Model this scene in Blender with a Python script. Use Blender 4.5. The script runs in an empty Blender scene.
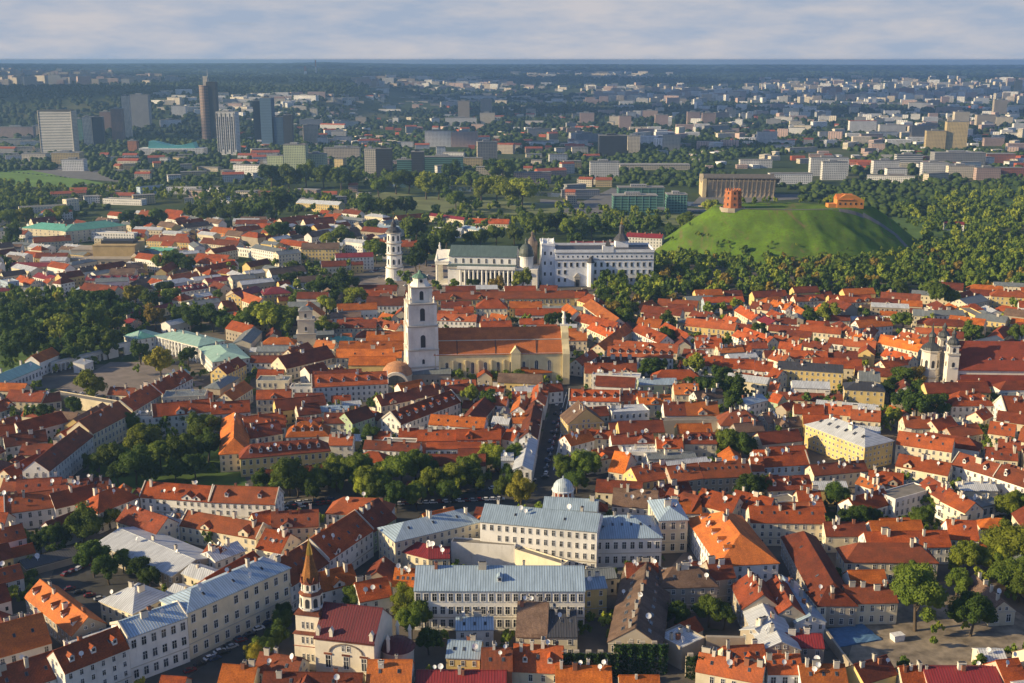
import bpy, math, random
import numpy as np
from mathutils import Vector, Matrix, noise as mnoise
R = math.radians
scene = bpy.context.scene
col = scene.collection

# ------------------------------------------------------------------ camera
CAM_H, FPX, PITCH = 200.0, 1136.0, R(13.92)
cam_d = bpy.data.cameras.new('camera')
cam = bpy.data.objects.new('camera', cam_d); col.objects.link(cam)
cam.location = (0, 0, CAM_H); cam.rotation_euler = (R(90) - PITCH, 0, 0)
cam_d.sensor_width = 36; cam_d.lens = 36 * FPX / 1024
cam_d.clip_start = 1; cam_d.clip_end = 200000
scene.camera = cam

# ------------------------------------------------------------------ sky and sun
SUN_EL, SUN_AZ = R(20), R(190)        # azimuth measured from +X, counter-clockwise: low evening sun on the left, a little behind
world = bpy.data.worlds.new('World'); scene.world = world
world.use_nodes = True
wt = world.node_tree; wt.nodes.clear()
def wn(t, **k):
    n = wt.nodes.new(t)
    for a, b in k.items(): setattr(n, a, b)
    return n
wout = wn('ShaderNodeOutputWorld'); wbg = wn('ShaderNodeBackground')
wsky = wn('ShaderNodeTexSky', sky_type='NISHITA', sun_disc=False)
wsky.sun_elevation = SUN_EL; wsky.sun_rotation = math.pi / 2 - SUN_AZ
wsky.altitude = 200; wsky.air_density = 1.0; wsky.dust_density = 1.6; wsky.ozone_density = 2.0
wbg.inputs[1].default_value = 0.05
wtc = wn('ShaderNodeTexCoord')

wmp = wn('ShaderNodeMapping'); wmp.inputs['Scale'].default_value = (8.0, 8.0, 36); wmp.inputs['Location'].default_value = (3.0, 1.0, 0.4)
wt.links.new(wtc.outputs['Generated'], wmp.inputs[0])
wn1 = wn('ShaderNodeTexNoise'); wn1.inputs['Scale'].default_value = 0.75; wn1.inputs['Detail'].default_value = 6; wn1.inputs['Roughness'].default_value = 0.55; wn1.inputs['Distortion'].default_value = 0.4
wn2 = wn('ShaderNodeTexNoise'); wn2.inputs['Scale'].default_value = 1.5; wn2.inputs['Detail'].default_value = 8; wn2.inputs['Roughness'].default_value = 0.56
wt.links.new(wmp.outputs[0], wn1.inputs['Vector']); wt.links.new(wmp.outputs[0], wn2.inputs['Vector'])
wr1 = wn('ShaderNodeValToRGB'); wr1.color_ramp.elements[0].position = 0.02; wr1.color_ramp.elements[1].position = 0.30
wt.links.new(wn1.outputs[0], wr1.inputs[0])
wr2 = wn('ShaderNodeValToRGB')
wr2.color_ramp.elements[0].position = 0.36; wr2.color_ramp.elements[0].color = (4.7, 5.7, 7.4, 1)
wr2.color_ramp.elements[1].position = 0.66; wr2.color_ramp.elements[1].color = (7.3, 7.2, 7.7, 1)
wt.links.new(wn2.outputs[0], wr2.inputs[0])
wskm = wn('ShaderNodeMixRGB', blend_type='MULTIPLY'); wskm.inputs[0].default_value = 1.0; wskm.inputs[2].default_value = (1.15, 1.35, 1.85, 1)
wt.links.new(wsky.outputs[0], wskm.inputs[1])
wmx = wn('ShaderNodeMixRGB')
wsp = wn('ShaderNodeSeparateXYZ'); wt.links.new(wtc.outputs['Generated'], wsp.inputs[0])
whi = wn('ShaderNodeValToRGB'); whi.color_ramp.elements[0].position = 0.05; whi.color_ramp.elements[0].color = (1,1,1,1); whi.color_ramp.elements[1].position = 0.22; whi.color_ramp.elements[1].color = (.12,.12,.12,1)
wt.links.new(wsp.outputs[2], whi.inputs[0])          # broken cloud low down, mostly clear overhead
wfc = wn('ShaderNodeMath', operation='MULTIPLY'); wt.links.new(wr1.outputs[0], wfc.inputs[0]); wt.links.new(whi.outputs[0], wfc.inputs[1])
wt.links.new(wfc.outputs[0], wmx.inputs[0]); wt.links.new(wskm.outputs[0], wmx.inputs[1]); wt.links.new(wr2.outputs[0], wmx.inputs[2])
wt.links.new(wmx.outputs[0], wbg.inputs[0]); wt.links.new(wbg.outputs[0], wout.inputs[0])

sun_d = bpy.data.lights.new('sun', 'SUN'); sun_d.energy = 5.0; sun_d.angle = R(0.6); sun_d.color = (1.0, 0.79, 0.46)
sun = bpy.data.objects.new('sun', sun_d); col.objects.link(sun)
sd = Vector((math.cos(SUN_EL) * math.cos(SUN_AZ), math.cos(SUN_EL) * math.sin(SUN_AZ), math.sin(SUN_EL)))
sun.rotation_euler = sd.to_track_quat('Z', 'Y').to_euler(); sun.location = sd * 500
vs = scene.view_settings
vs.view_transform = 'Standard'; vs.look = 'None'; vs.exposure = 0.63; vs.gamma = 1.0; vs.use_curve_mapping = False
scene.cycles.volume_bounces = 0; scene.cycles.max_bounces = 4; scene.cycles.diffuse_bounces = 2
scene.cycles.glossy_bounces = 2; scene.cycles.transmission_bounces = 2
scene.cycles.use_adaptive_sampling = True; scene.cycles.use_denoising = True

# ------------------------------------------------------------------ picture <-> ground
cP, sP = math.cos(PITCH), math.sin(PITCH)
def ray(px, py):
    a = (px - 512) / FPX; b = (341.5 - py) / FPX
    return Vector((a, b * sP + cP, b * cP - sP))
def at(px, py, z=0.0):
    d = ray(px, py); t = (z - CAM_H) / d.z
    return Vector((d.x * t, d.y * t, z))
def proj(p):
    x, y, z = p[0], p[1], p[2] - CAM_H
    zc = y * cP - z * sP; v = y * sP + z * cP
    return 512 + FPX * x / zc, 341.5 - FPX * v / zc, zc
def z_at(py, Y):                        # height seen at row py on something standing Y metres ahead
    d = ray(512, py); return CAM_H + d.z * Y / d.y
def smooth(t):
    t = max(0.0, min(1.0, t)); return t * t * (3 - 2 * t)
def terrain(x, y):
    """ground height: flat river valley, wooded plateau beyond"""
    D = math.hypot(x, y)
    if D < 2500: return 0.0
    a = x / D
    left = smooth((-0.05 - a) / 0.12)
    r0 = 3250 * left + 5600 * (1 - left); r1 = 4700 * left + 9500 * (1 - left)
    h = (92 * left + 66 * (1 - left)) * smooth((D - r0) / (r1 - r0))
    if D > 3200:
        n = mnoise.noise(Vector((x / 2600, y / 2600, 3.1)))
        h += 16 * n * smooth((D - 3200) / 2500)
    h += 48 * smooth((D - 9000) / 9000) * (1 + 0.35 * mnoise.noise(Vector((x / 5200, y / 5200, 9.7))))
    h += 30 * smooth((0.045 - abs(a + 0.16)) / 0.09) * smooth((D - 6500) / 2500)
    return h - max(0, D - 2500)**2 / 2.6e7          # the curve of the earth
def at_t(px, py):                       # same, on the terrain
    d = ray(px, py); t = 300.0
    p = Vector((0, 0, CAM_H))
    while t < 40000:
        q = Vector((0, 0, CAM_H)) + d * t
        if q.z <= terrain(q.x, q.y):
            lo, hi = t / 1.02, t
            for _ in range(14):
                m = (lo + hi) / 2; q = Vector((0, 0, CAM_H)) + d * m
                if q.z <= terrain(q.x, q.y): hi = m
                else: lo = m
            q = Vector((0, 0, CAM_H)) + d * hi
            return Vector((q.x, q.y, terrain(q.x, q.y)))
        t *= 1.02
    return None

# ------------------------------------------------------------------ mesh builder
class MB:
    def __init__(s): s.v = []; s.f = []; s.m = []
    def add(s, vs, fs, m=0):
        b = len(s.v); s.v.extend([tuple(v) for v in vs]); s.f.extend([tuple(i + b for i in f) for f in fs]); s.m.extend([m] * len(fs)); return s
    def box(s, x0, x1, y0, y1, z0, z1, m=0):
        return s.add([(x0,y0,z0),(x1,y0,z0),(x1,y1,z0),(x0,y1,z0),(x0,y0,z1),(x1,y0,z1),(x1,y1,z1),(x0,y1,z1)],
              [(0,3,2,1),(4,5,6,7),(0,1,5,4),(1,2,6,5),(2,3,7,6),(3,0,4,7)], m)
    def rings(s, rings, m=0, cap=True):
        n = len(rings[0]); vs = [v for r in rings for v in r]; fs = []
        for k in range(len(rings) - 1):
            for i in range(n):
                j = (i + 1) % n; fs.append((k*n+i, k*n+j, (k+1)*n+j, (k+1)*n+i))
        if cap: fs.append(tuple(range(n))[::-1]); fs.append(tuple((len(rings)-1)*n + i for i in range(n)))
        return s.add(vs, fs, m)
    def lathe(s, prof, n=16, c=(0,0), m=0, rot=0.0):
        return s.rings([[(c[0]+r*math.cos(rot+2*math.pi*i/n), c[1]+r*math.sin(rot+2*math.pi*i/n), z) for i in range(n)] for r, z in prof], m)
    def extrude_x(s, prof, x0, x1, m=0):     # prof: (y,z) counter-clockwise seen from +x
        return s.rings([[(x1,y,z) for y,z in prof], [(x0,y,z) for y,z in prof]][::-1], m)
    def extrude_y(s, prof, y0, y1, m=0):     # prof: (x,z)
        return s.rings([[(x,y0,z) for x,z in prof], [(x,y1,z) for x,z in prof]], m)
    def extrude_z(s, prof, z0, z1, m=0):
        return s.rings([[(x,y,z0) for x,y in prof], [(x,y,z1) for x,y in prof]], m)
    def mesh(s, name, mats):
        me = bpy.data.meshes.new(name); me.from_pydata(s.v, [], s.f)
        mats = mats if isinstance(mats, (list, tuple)) else [mats]
        for m in mats: me.materials.append(m)
        if len(mats) > 1: me.polygons.foreach_set('material_index', s.m)
        return me
    def build(s, name, mats, parent=None, loc=(0,0,0), rz=0.0):
        return link(name, s.mesh(name, mats), parent, loc, rz)
def link(name, data, parent=None, loc=(0,0,0), rz=0.0, scale=None):
    o = bpy.data.objects.new(name, data); col.objects.link(o)
    if parent is not None: o.parent = parent
    o.location = loc; o.rotation_euler = (0, 0, rz)
    if scale: o.scale = scale
    return o
THINGS = []                              # (object, attributes, category, image position) - labels are written at the end
def empty(name, loc, rz=0.0):
    o = bpy.data.objects.new(name, None); o.empty_display_size = 1; col.objects.link(o); o.location = loc; o.rotation_euler = (0,0,rz); return o
def tag(o, label=None, cat=None, group=None, kind=None):
    if label: o['label'] = label
    if cat: o['category'] = cat
    if group: o['group'] = group
    if kind: o['kind'] = kind
    return o

# ------------------------------------------------------------------ materials
MATS = {}
def nmat(name):
    m = bpy.data.materials.new(name); m.use_nodes = True; nt = m.node_tree
    b = nt.nodes['Principled BSDF']; return m, nt, b
def N(nt, t, **k):
    n = nt.nodes.new(t)
    for a, v in k.items(): setattr(n, a, v)
    return n
def mix(nt, fac, a, b, mode='MIX'):
    n = N(nt, 'ShaderNodeMixRGB', blend_type=mode)
    for i, v in ((0, fac), (1, a), (2, b)):
        if hasattr(v, 'is_output'): nt.links.new(v, n.inputs[i])
        elif isinstance(v, (int, float)): n.inputs[i].default_value = v
        else: n.inputs[i].default_value = (*v[:3], 1)
    return n.outputs[0]
def noise_out(nt, scale, detail=3, rough=0.55, obj=True, stretch=None, dist=0.0):
    tc = N(nt, 'ShaderNodeTexCoord'); nz = N(nt, 'ShaderNodeTexNoise')
    nz.inputs['Scale'].default_value = scale; nz.inputs['Detail'].default_value = detail; nz.inputs['Roughness'].default_value = rough
    nz.inputs['Distortion'].default_value = dist
    src = tc.outputs['Object']
    if stretch:
        mp = N(nt, 'ShaderNodeMapping'); mp.inputs['Scale'].default_value = stretch
        nt.links.new(src, mp.inputs[0]); src = mp.outputs[0]
    oi = N(nt, 'ShaderNodeObjectInfo'); ad = N(nt, 'ShaderNodeVectorMath', operation='ADD')
    cm = N(nt, 'ShaderNodeMath', operation='MULTIPLY'); cm.inputs[1].default_value = 91.0
    nt.links.new(oi.outputs['Random'], cm.inputs[0]); nt.links.new(src, ad.inputs[0]); nt.links.new(cm.outputs[0], ad.inputs[1])
    nt.links.new(ad.outputs[0], nz.inputs['Vector'])
    return nz.outputs[0]
def ramp(nt, v, p0, p1, c0=(0,0,0), c1=(1,1,1)):
    r = N(nt, 'ShaderNodeValToRGB'); e = r.color_ramp.elements
    e[0].position = p0; e[1].position = p1; e[0].color = (*c0, 1); e[1].color = (*c1, 1)
    nt.links.new(v, r.inputs[0]); return r.outputs[0]
def randv(nt, lo, hi):
    oi = N(nt, 'ShaderNodeObjectInfo'); mr = N(nt, 'ShaderNodeMapRange')
    mr.inputs['To Min'].default_value = lo; mr.inputs['To Max'].default_value = hi
    nt.links.new(oi.outputs['Random'], mr.inputs[0])
    c = N(nt, 'ShaderNodeCombineXYZ')
    for i in range(3): nt.links.new(mr.outputs[0], c.inputs[i])
    return c.outputs[0]
def mul(c, k): return tuple(min(1, x * k) for x in c)
def plaster(name, c, vary=0.15):
    if name in MATS: return MATS[name]
    m, nt, b = nmat(name)
    big = ramp(nt, noise_out(nt, 0.13, 5, 0.6), 0.35, 0.7)
    k = mix(nt, big, mul(c, 1.06), mul(c, 0.80))
    st = ramp(nt, noise_out(nt, 0.9, 4, 0.65, stretch=(1, 1, 0.22)), 0.55, 0.8)
    k = mix(nt, mix(nt, 0.5, st, (0,0,0), 'MULTIPLY'), k, mul((c[0], c[1]*0.95, c[2]*0.88), 0.55))
    k = mix(nt, 1.0, k, randv(nt, 1 - vary, 1 + vary * 0.5), 'MULTIPLY')
    nt.links.new(k, b.inputs['Base Color']); b.inputs['Roughness'].default_value = 0.9
    b.inputs['Specular IOR Level'].default_value = 0.2
    MATS[name] = m; return m
def tiles(name, c, old=None, vary=0.42):
    """clay tile: rows along the slope, patches of newer and older tiles, lichen"""
    if name in MATS: return MATS[name]
    m, nt, b = nmat(name); old = old or mul(c, 0.45)
    patch = ramp(nt, noise_out(nt, 0.16, 6, 0.7), 0.38, 0.68)
    k = mix(nt, patch, c, old)
    fine = noise_out(nt, 2.2, 2, 0.7)
    k = mix(nt, 1.0, k, ramp(nt, fine, 0.3, 0.72, (0.62, 0.60, 0.58), (1.25, 1.25, 1.25)), 'MULTIPLY')
    bk = N(nt, 'ShaderNodeTexBrick'); tcb = N(nt, 'ShaderNodeTexCoord'); mpb = N(nt, 'ShaderNodeMapping'); mpb.inputs['Scale'].default_value = (.10, .16, .16)
    nt.links.new(tcb.outputs['Object'], mpb.inputs[0]); nt.links.new(mpb.outputs[0], bk.inputs['Vector']); bk.inputs['Scale'].default_value = 1.0; bk.inputs['Mortar Size'].default_value = 0.0; bk.inputs['Bias'].default_value = 0.1
    bk.inputs['Color1'].default_value = (.74,.70,.68,1); bk.inputs['Color2'].default_value = (1.12,1.12,1.12,1); bk.offset = .37   # stretches laid or mended at different times
    k = mix(nt, .8, k, bk.outputs[0], 'MULTIPLY')
    lich = ramp(nt, noise_out(nt, 0.5, 5, 0.7), 0.62, 0.72)
    k = mix(nt, mix(nt, 1.0, lich, (0.45,)*3, 'MULTIPLY'), k, (0.11, 0.075, 0.04))
    rv = N(nt, 'ShaderNodeMath', operation='FRACT'); r7 = N(nt, 'ShaderNodeMath', operation='MULTIPLY'); r7.inputs[1].default_value = 7.31; oi = N(nt, 'ShaderNodeObjectInfo')
    nt.links.new(oi.outputs['Random'], r7.inputs[0]); nt.links.new(r7.outputs[0], rv.inputs[0])
    k = mix(nt, ramp(nt, rv.outputs[0], 0.35, 1.0, (0,0,0), (.28,.28,.28)), k, (c[0]*0.62, c[0]*0.30, c[0]*0.15))
    k = mix(nt, 1.0, k, randv(nt, 1 - vary, 1 + vary * 0.5), 'MULTIPLY')
    tc = N(nt, 'ShaderNodeTexCoord'); wv = N(nt, 'ShaderNodeTexWave', wave_type='BANDS', bands_direction='X', wave_profile='SIN')
    wv.inputs['Scale'].default_value = 0.75; wv.inputs['Distortion'].default_value = 0.4
    nt.links.new(tc.outputs['Object'], wv.inputs[0])
    k = mix(nt, 1.0, k, ramp(nt, wv.outputs[0], 0.0, 0.5, (0.78,)*3, (1.04,)*3), 'MULTIPLY')
    bp = N(nt, 'ShaderNodeBump'); bp.inputs['Strength'].default_value = 0.5; bp.inputs['Distance'].default_value = 0.08
    nt.links.new(wv.outputs[0], bp.inputs['Height']); nt.links.new(bp.outputs[0], b.inputs['Normal'])
    nt.links.new(k, b.inputs['Base Color']); b.inputs['Roughness'].default_value = 0.85; b.inputs['Specular IOR Level'].default_value = 0.25
    MATS[name] = m; return m
def seam(name, c, rough=0.5, metal=0.0, vary=0.15, rust=(0.23, 0.12, 0.08), rust_amt=0.25):
    """standing seam sheet metal"""
    if name in MATS: return MATS[name]
    m, nt, b = nmat(name)
    st = ramp(nt, noise_out(nt, 0.25, 5, 0.65, stretch=(2.2, 0.5, 0.5)), 0.35, 0.7)
    k = mix(nt, st, mul(c, 1.12), mul(c, 0.72))
    rs = ramp(nt, noise_out(nt, 0.6, 5, 0.7, stretch=(1.5, 0.5, 0.5)), 0.60, 0.74)
    k = mix(nt, mix(nt, 1.0, rs, (rust_amt,)*3, 'MULTIPLY'), k, rust)
    k = mix(nt, 1.0, k, randv(nt, 1 - vary, 1 + vary), 'MULTIPLY')
    tc = N(nt, 'ShaderNodeTexCoord'); wv = N(nt, 'ShaderNodeTexWave', wave_type='BANDS', bands_direction='X', wave_profile='SIN')
    wv.inputs['Scale'].default_value = 0.34
    nt.links.new(tc.outputs['Object'], wv.inputs[0])
    ln = ramp(nt, wv.outputs[0], 0.80, 0.97)
    k = mix(nt, ln, k, mul(c, 0.55))
    bp = N(nt, 'ShaderNodeBump'); bp.inputs['Strength'].default_value = 0.9; bp.inputs['Distance'].default_value = 0.12
    nt.links.new(ln, bp.inputs['Height']); nt.links.new(bp.outputs[0], b.inputs['Normal'])
    nt.links.new(k, b.inputs['Base Color']); b.inputs['Roughness'].default_value = rough; b.inputs['Metallic'].default_value = metal
    MATS[name] = m; return m
def plain(name, c, rough=0.8, metal=0.0, ns=1.0, amt=0.25, spec=0.3, vary=0.0):
    if name in MATS: return MATS[name]
    m, nt, b = nmat(name)
    k = mix(nt, ramp(nt, noise_out(nt, ns, 4), 0.3, 0.7), mul(c, 1 + amt * 0.5), mul(c, 1 - amt))
    if vary: k = mix(nt, 1.0, k, randv(nt, 1 - vary, 1 + vary), 'MULTIPLY')
    nt.links.new(k, b.inputs['Base Color']); b.inputs['Roughness'].default_value = rough; b.inputs['Metallic'].default_value = metal
    b.inputs['Specular IOR Level'].default_value = spec
    MATS[name] = m; return m
def foliage(name, c1, c2, vary=0.35, scale=0.35):
    if name in MATS: return MATS[name]
    m, nt, b = nmat(name)
    k = mix(nt, ramp(nt, noise_out(nt, scale, 3), 0.35, 0.65), c1, c2)
    k = mix(nt, 1.0, k, randv(nt, 1 - vary, 1 + vary), 'MULTIPLY')
    nt.links.new(k, b.inputs['Base Color']); b.inputs['Roughness'].default_value = 0.7; b.inputs['Specular IOR Level'].default_value = 0.15; b.inputs['Subsurface Weight'].default_value = 0.0
    tr = N(nt, 'ShaderNodeBsdfTranslucent'); ms = N(nt, 'ShaderNodeMixShader'); ms.inputs[0].default_value = 0.3
    nt.links.new(k, tr.inputs[0]); nt.links.new(b.outputs[0], ms.inputs[1]); nt.links.new(tr.outputs[0], ms.inputs[2]); nt.links.new(ms.outputs[0], nt.nodes['Material Output'].inputs[0])
    MATS[name] = m; return m
def grid_facade(name, c, win=(0.06, 0.07, 0.09), sx=3.2, sz=3.0, band=False, vary=0.2):
    """far apartment block face: rows of window bays in real metres (object coordinates)"""
    if name in MATS: return MATS[name]
    m, nt, b = nmat(name)
    tc = N(nt, 'ShaderNodeTexCoord'); sp = N(nt, 'ShaderNodeSeparateXYZ'); nt.links.new(tc.outputs['Object'], sp.inputs[0])
    ax = N(nt, 'ShaderNodeMath', operation='ADD'); nt.links.new(sp.outputs[0], ax.inputs[0]); nt.links.new(sp.outputs[1], ax.inputs[1])
    def cell(src, s, lo):
        d = N(nt, 'ShaderNodeMath', operation='DIVIDE'); d.inputs[1].default_value = s; nt.links.new(src, d.inputs[0])
        f = N(nt, 'ShaderNodeMath', operation='FRACT'); nt.links.new(d.outputs[0], f.inputs[0])
        g = N(nt, 'ShaderNodeMath', operation='GREATER_THAN'); g.inputs[1].default_value = lo; nt.links.new(f.outputs[0], g.inputs[0]); return g.outputs[0]
    wz = cell(sp.outputs[2], sz, 0.5); wx = cell(ax.outputs[0], sx, 0.45)
    if band: wm = wz
    else:
        mm = N(nt, 'ShaderNodeMath', operation='MULTIPLY'); nt.links.new(wz, mm.inputs[0]); nt.links.new(wx, mm.inputs[1]); wm = mm.outputs[0]
    ge = N(nt, 'ShaderNodeNewGeometry'); sn = N(nt, 'ShaderNodeSeparateXYZ'); nt.links.new(ge.outputs['Normal'], sn.inputs[0])
    ab = N(nt, 'ShaderNodeMath', operation='LESS_THAN'); ab.inputs[1].default_value = 0.5; nt.links.new(sn.outputs[2], ab.inputs[0])
    m2 = N(nt, 'ShaderNodeMath', operation='MULTIPLY'); nt.links.new(wm, m2.inputs[0]); nt.links.new(ab.outputs[0], m2.inputs[1])
    k = mix(nt, ramp(nt, noise_out(nt, 0.05, 4), 0.3, 0.7), c, mul(c, 0.8))
    k = mix(nt, 1.0, k, randv(nt, 1 - vary, 1 + vary), 'MULTIPLY')
    k = mix(nt, m2.outputs[0], k, win)
    nt.links.new(k, b.inputs['Base Color']); b.inputs['Roughness'].default_value = 0.6
    MATS[name] = m; return m

ROOF = {
 'o': lambda: tiles('tile_orange', (0.66, 0.180, 0.024), (0.42, 0.110, 0.022)),
 'r': lambda: tiles('tile_red', (0.48, 0.100, 0.020), (0.26, 0.058, 0.020)),
 'b': lambda: tiles('tile_brown', (0.28, 0.062, 0.022), (0.14, 0.040, 0.022)),
 'm': lambda: seam('sheet_maroon', (0.24, 0.022, 0.022), 0.5),
 'u': lambda: seam('sheet_blue', (0.34, 0.44, 0.53), 0.42, rust_amt=0.12),
 'w': lambda: seam('sheet_white', (0.56, 0.58, 0.60), 0.5, rust_amt=0.6),
 'g': lambda: seam('sheet_grey', (0.20, 0.22, 0.22), 0.5),
 'n': lambda: seam('sheet_green', (0.13, 0.40, 0.30), 0.55, rust_amt=0.1),
 'v': lambda: seam('sheet_pale_green', (0.36, 0.55, 0.45), 0.55, rust_amt=0.05),
 'k': lambda: seam('sheet_dark', (0.055, 0.055, 0.062), 0.6, rust_amt=0.1),
 't': lambda: tiles('tile_taupe', (0.26, 0.17, 0.12), (0.15, 0.10, 0.075)),
 'c': lambda: plain('bitumen_roof', (0.22, 0.20, 0.17), 0.95, ns=0.3),
}
ROOFW = dict(o='bright orange tiled', r='red tiled', b='brown tiled', m='maroon metal', u='blue metal', w='pale metal', g='grey metal', n='green metal', v='mint metal', k='black', t='taupe tiled', c='bitumen')
WALL = {
 'w': lambda: plaster('plaster_white', (0.82, 0.79, 0.73)),
 'c': lambda: plaster('plaster_cream', (0.74, 0.65, 0.47)),
 'y': lambda: plaster('plaster_yellow', (0.72, 0.54, 0.22)),
 's': lambda: plaster('plaster_stone', (0.42, 0.36, 0.28)),
 'p': lambda: plaster('plaster_pink', (0.58, 0.40, 0.30)),
 'e': lambda: plaster('plaster_green', (0.40, 0.50, 0.32)),
 'a': lambda: plaster('plaster_blue', (0.42, 0.52, 0.62)),
 'o': lambda: plaster('plaster_orange', (0.68, 0.27, 0.07)),
 'k': lambda: plaster('plaster_brick', (0.42, 0.13, 0.06)),
}
WALLW = dict(w='white', c='cream', y='yellow', s='grey stone', p='pinkish', e='pale green', a='pale blue', o='orange', k='brick red')
glass = plain('window_glass', (0.045, 0.05, 0.062), 0.15, spec=0.6, amt=0.5, ns=0.7, vary=0.85)
paint = plain('white_paint', (0.74, 0.73, 0.70), 0.6)
stone_trim = plaster('stone_trim', (0.55, 0.50, 0.42))
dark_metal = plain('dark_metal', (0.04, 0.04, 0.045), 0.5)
chim_w = plaster('chimney_plaster', (0.66, 0.60, 0.50), 0.3); chim_b = plaster('chimney_brick', (0.34, 0.14, 0.08), 0.3)
dish_m = plain('dish_paint', (0.72, 0.72, 0.72), 0.4)
gold = plain('gilding', (0.75, 0.48, 0.10), 0.3, 0.9)

# ------------------------------------------------------------------ shared small parts
rng = random.Random(7)
def win_mesh(w, h, name, arched=False, wood=None):
    b = MB(); hw = w / 2
    if arched:
        def arc(r, k=8, z0=h - w/2): return [(r*math.cos(math.pi*i/k), z0 + r*math.sin(math.pi*i/k)) for i in range(k+1)]
        b.extrude_y([(-hw,0),(hw,0)] + arc(hw), -0.03, 0.05, 0)
        fr = MB
        b.box(-hw-0.18, hw+0.18, -0.16, 0.03, -0.16, 0, 1); b.box(-hw-0.14, -hw, -0.09, 0.03, 0, h-hw, 1); b.box(hw, hw+0.14, -0.09, 0.03, 0, h-hw, 1)
        b.box(-0.05, 0.05, -0.07, 0.03, 0.0, h-0.1, 1)
    else:
        b.box(-hw, hw, -0.03, 0.05, 0, h, 0)
        b.box(-hw-0.20, hw+0.20, -0.20, 0.03, -0.12, 0, 1)
        b.box(-hw-0.12, -hw, -0.10, 0.03, 0, h+0.12, 1); b.box(hw, hw+0.12, -0.10, 0.03, 0, h+0.12, 1); b.box(-hw, hw, -0.10, 0.03, h, h+0.12, 1)
        b.box(-0.04, 0.04, -0.07, 0.03, 0, h, 1); b.box(-hw, hw, -0.065, 0.03, h*0.64, h*0.64+0.07, 1)
    return b.mesh(name, [glass, paint])
WIN = {'std': win_mesh(1.05, 1.75, 'window'), 'tall': win_mesh(1.2, 2.3, 'window_tall'), 'small': win_mesh(0.95, 1.2, 'window_small'), 'arch': win_mesh(1.5, 6.5, 'arched_window', True)}
def chim_mesh(w, d, h, mat):
    return MB().box(-w/2, w/2, -d/2, d/2, -1.6, h, 0).box(-w/2-.1, w/2+.1, -d/2-.1, d/2+.1, h, h+.18, 0).box(-w/2+.15, w/2-.15, -d/2+.15, d/2-.15, h+.18, h+.4, 1).mesh('chimney', [mat, dark_metal])
CHIM = [chim_mesh(0.8, 0.8, 1.7, chim_w), chim_mesh(1.5, 0.8, 1.6, chim_w), chim_mesh(0.9, 0.9, 2.3, chim_w), chim_mesh(1.2, 0.8, 1.5, chim_b), chim_mesh(2.2, 0.9, 1.8, chim_w)]
def dish_mesh():
    b = MB(); b.lathe([(0.02, -0.10), (0.35, -0.03), (0.55, 0.06), (0.56, 0.09), (0.3, 0.02), (0.01, -0.04)], 12)
    rot = Matrix.Rotation(R(62), 3, 'X')
    b.v = [tuple(rot @ Vector(v) + Vector((0, 0, 1.1))) for v in b.v]
    b.box(-0.05, 0.05, -0.05, 0.05, -0.8, 1.0); return b.mesh('satellite_dish', dish_m)
DISH = dish_mesh()
def dormer_meshes(key):
    rm = ROOF[key]()
    b = MB(); b.box(-0.8, 0.8, -0.2, 2.8, -1.0, 1.3, 0); b.extrude_y([(-0.8,1.3),(0.8,1.3),(0,2.0)], -0.2, 2.8, 0)
    b.box(-0.5, 0.5, -0.28, -0.2, 0.15, 1.15, 1)
    r = MB(); r.extrude_y([(-1.05,1.12),(0,2.05),(0,2.2),(-1.1,1.25)][::-1], -0.45, 3.0); r.extrude_y([(1.05,1.12),(1.1,1.25),(0,2.2),(0,2.05)][::-1], -0.45, 3.0)
    return b.mesh('dormer', [paint, glass]), r.mesh('dormer_roof', rm)
DORM = {}
sky_fr = plain('skylight_frame', (0.16, 0.16, 0.17), 0.4)
def skylight_mesh(ang):
    b = MB(); b.box(-0.45, 0.45, -0.7, 0.7, 0, 0.16, 1); b.box(-0.36, 0.36, -0.6, 0.6, 0.16, 0.19, 0)
    m = Matrix.Rotation(ang, 3, 'X'); b.v = [tuple(m @ Vector(v)) for v in b.v]
    return b.mesh('skylight', [glass, sky_fr])
SKYL = {}
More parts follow.
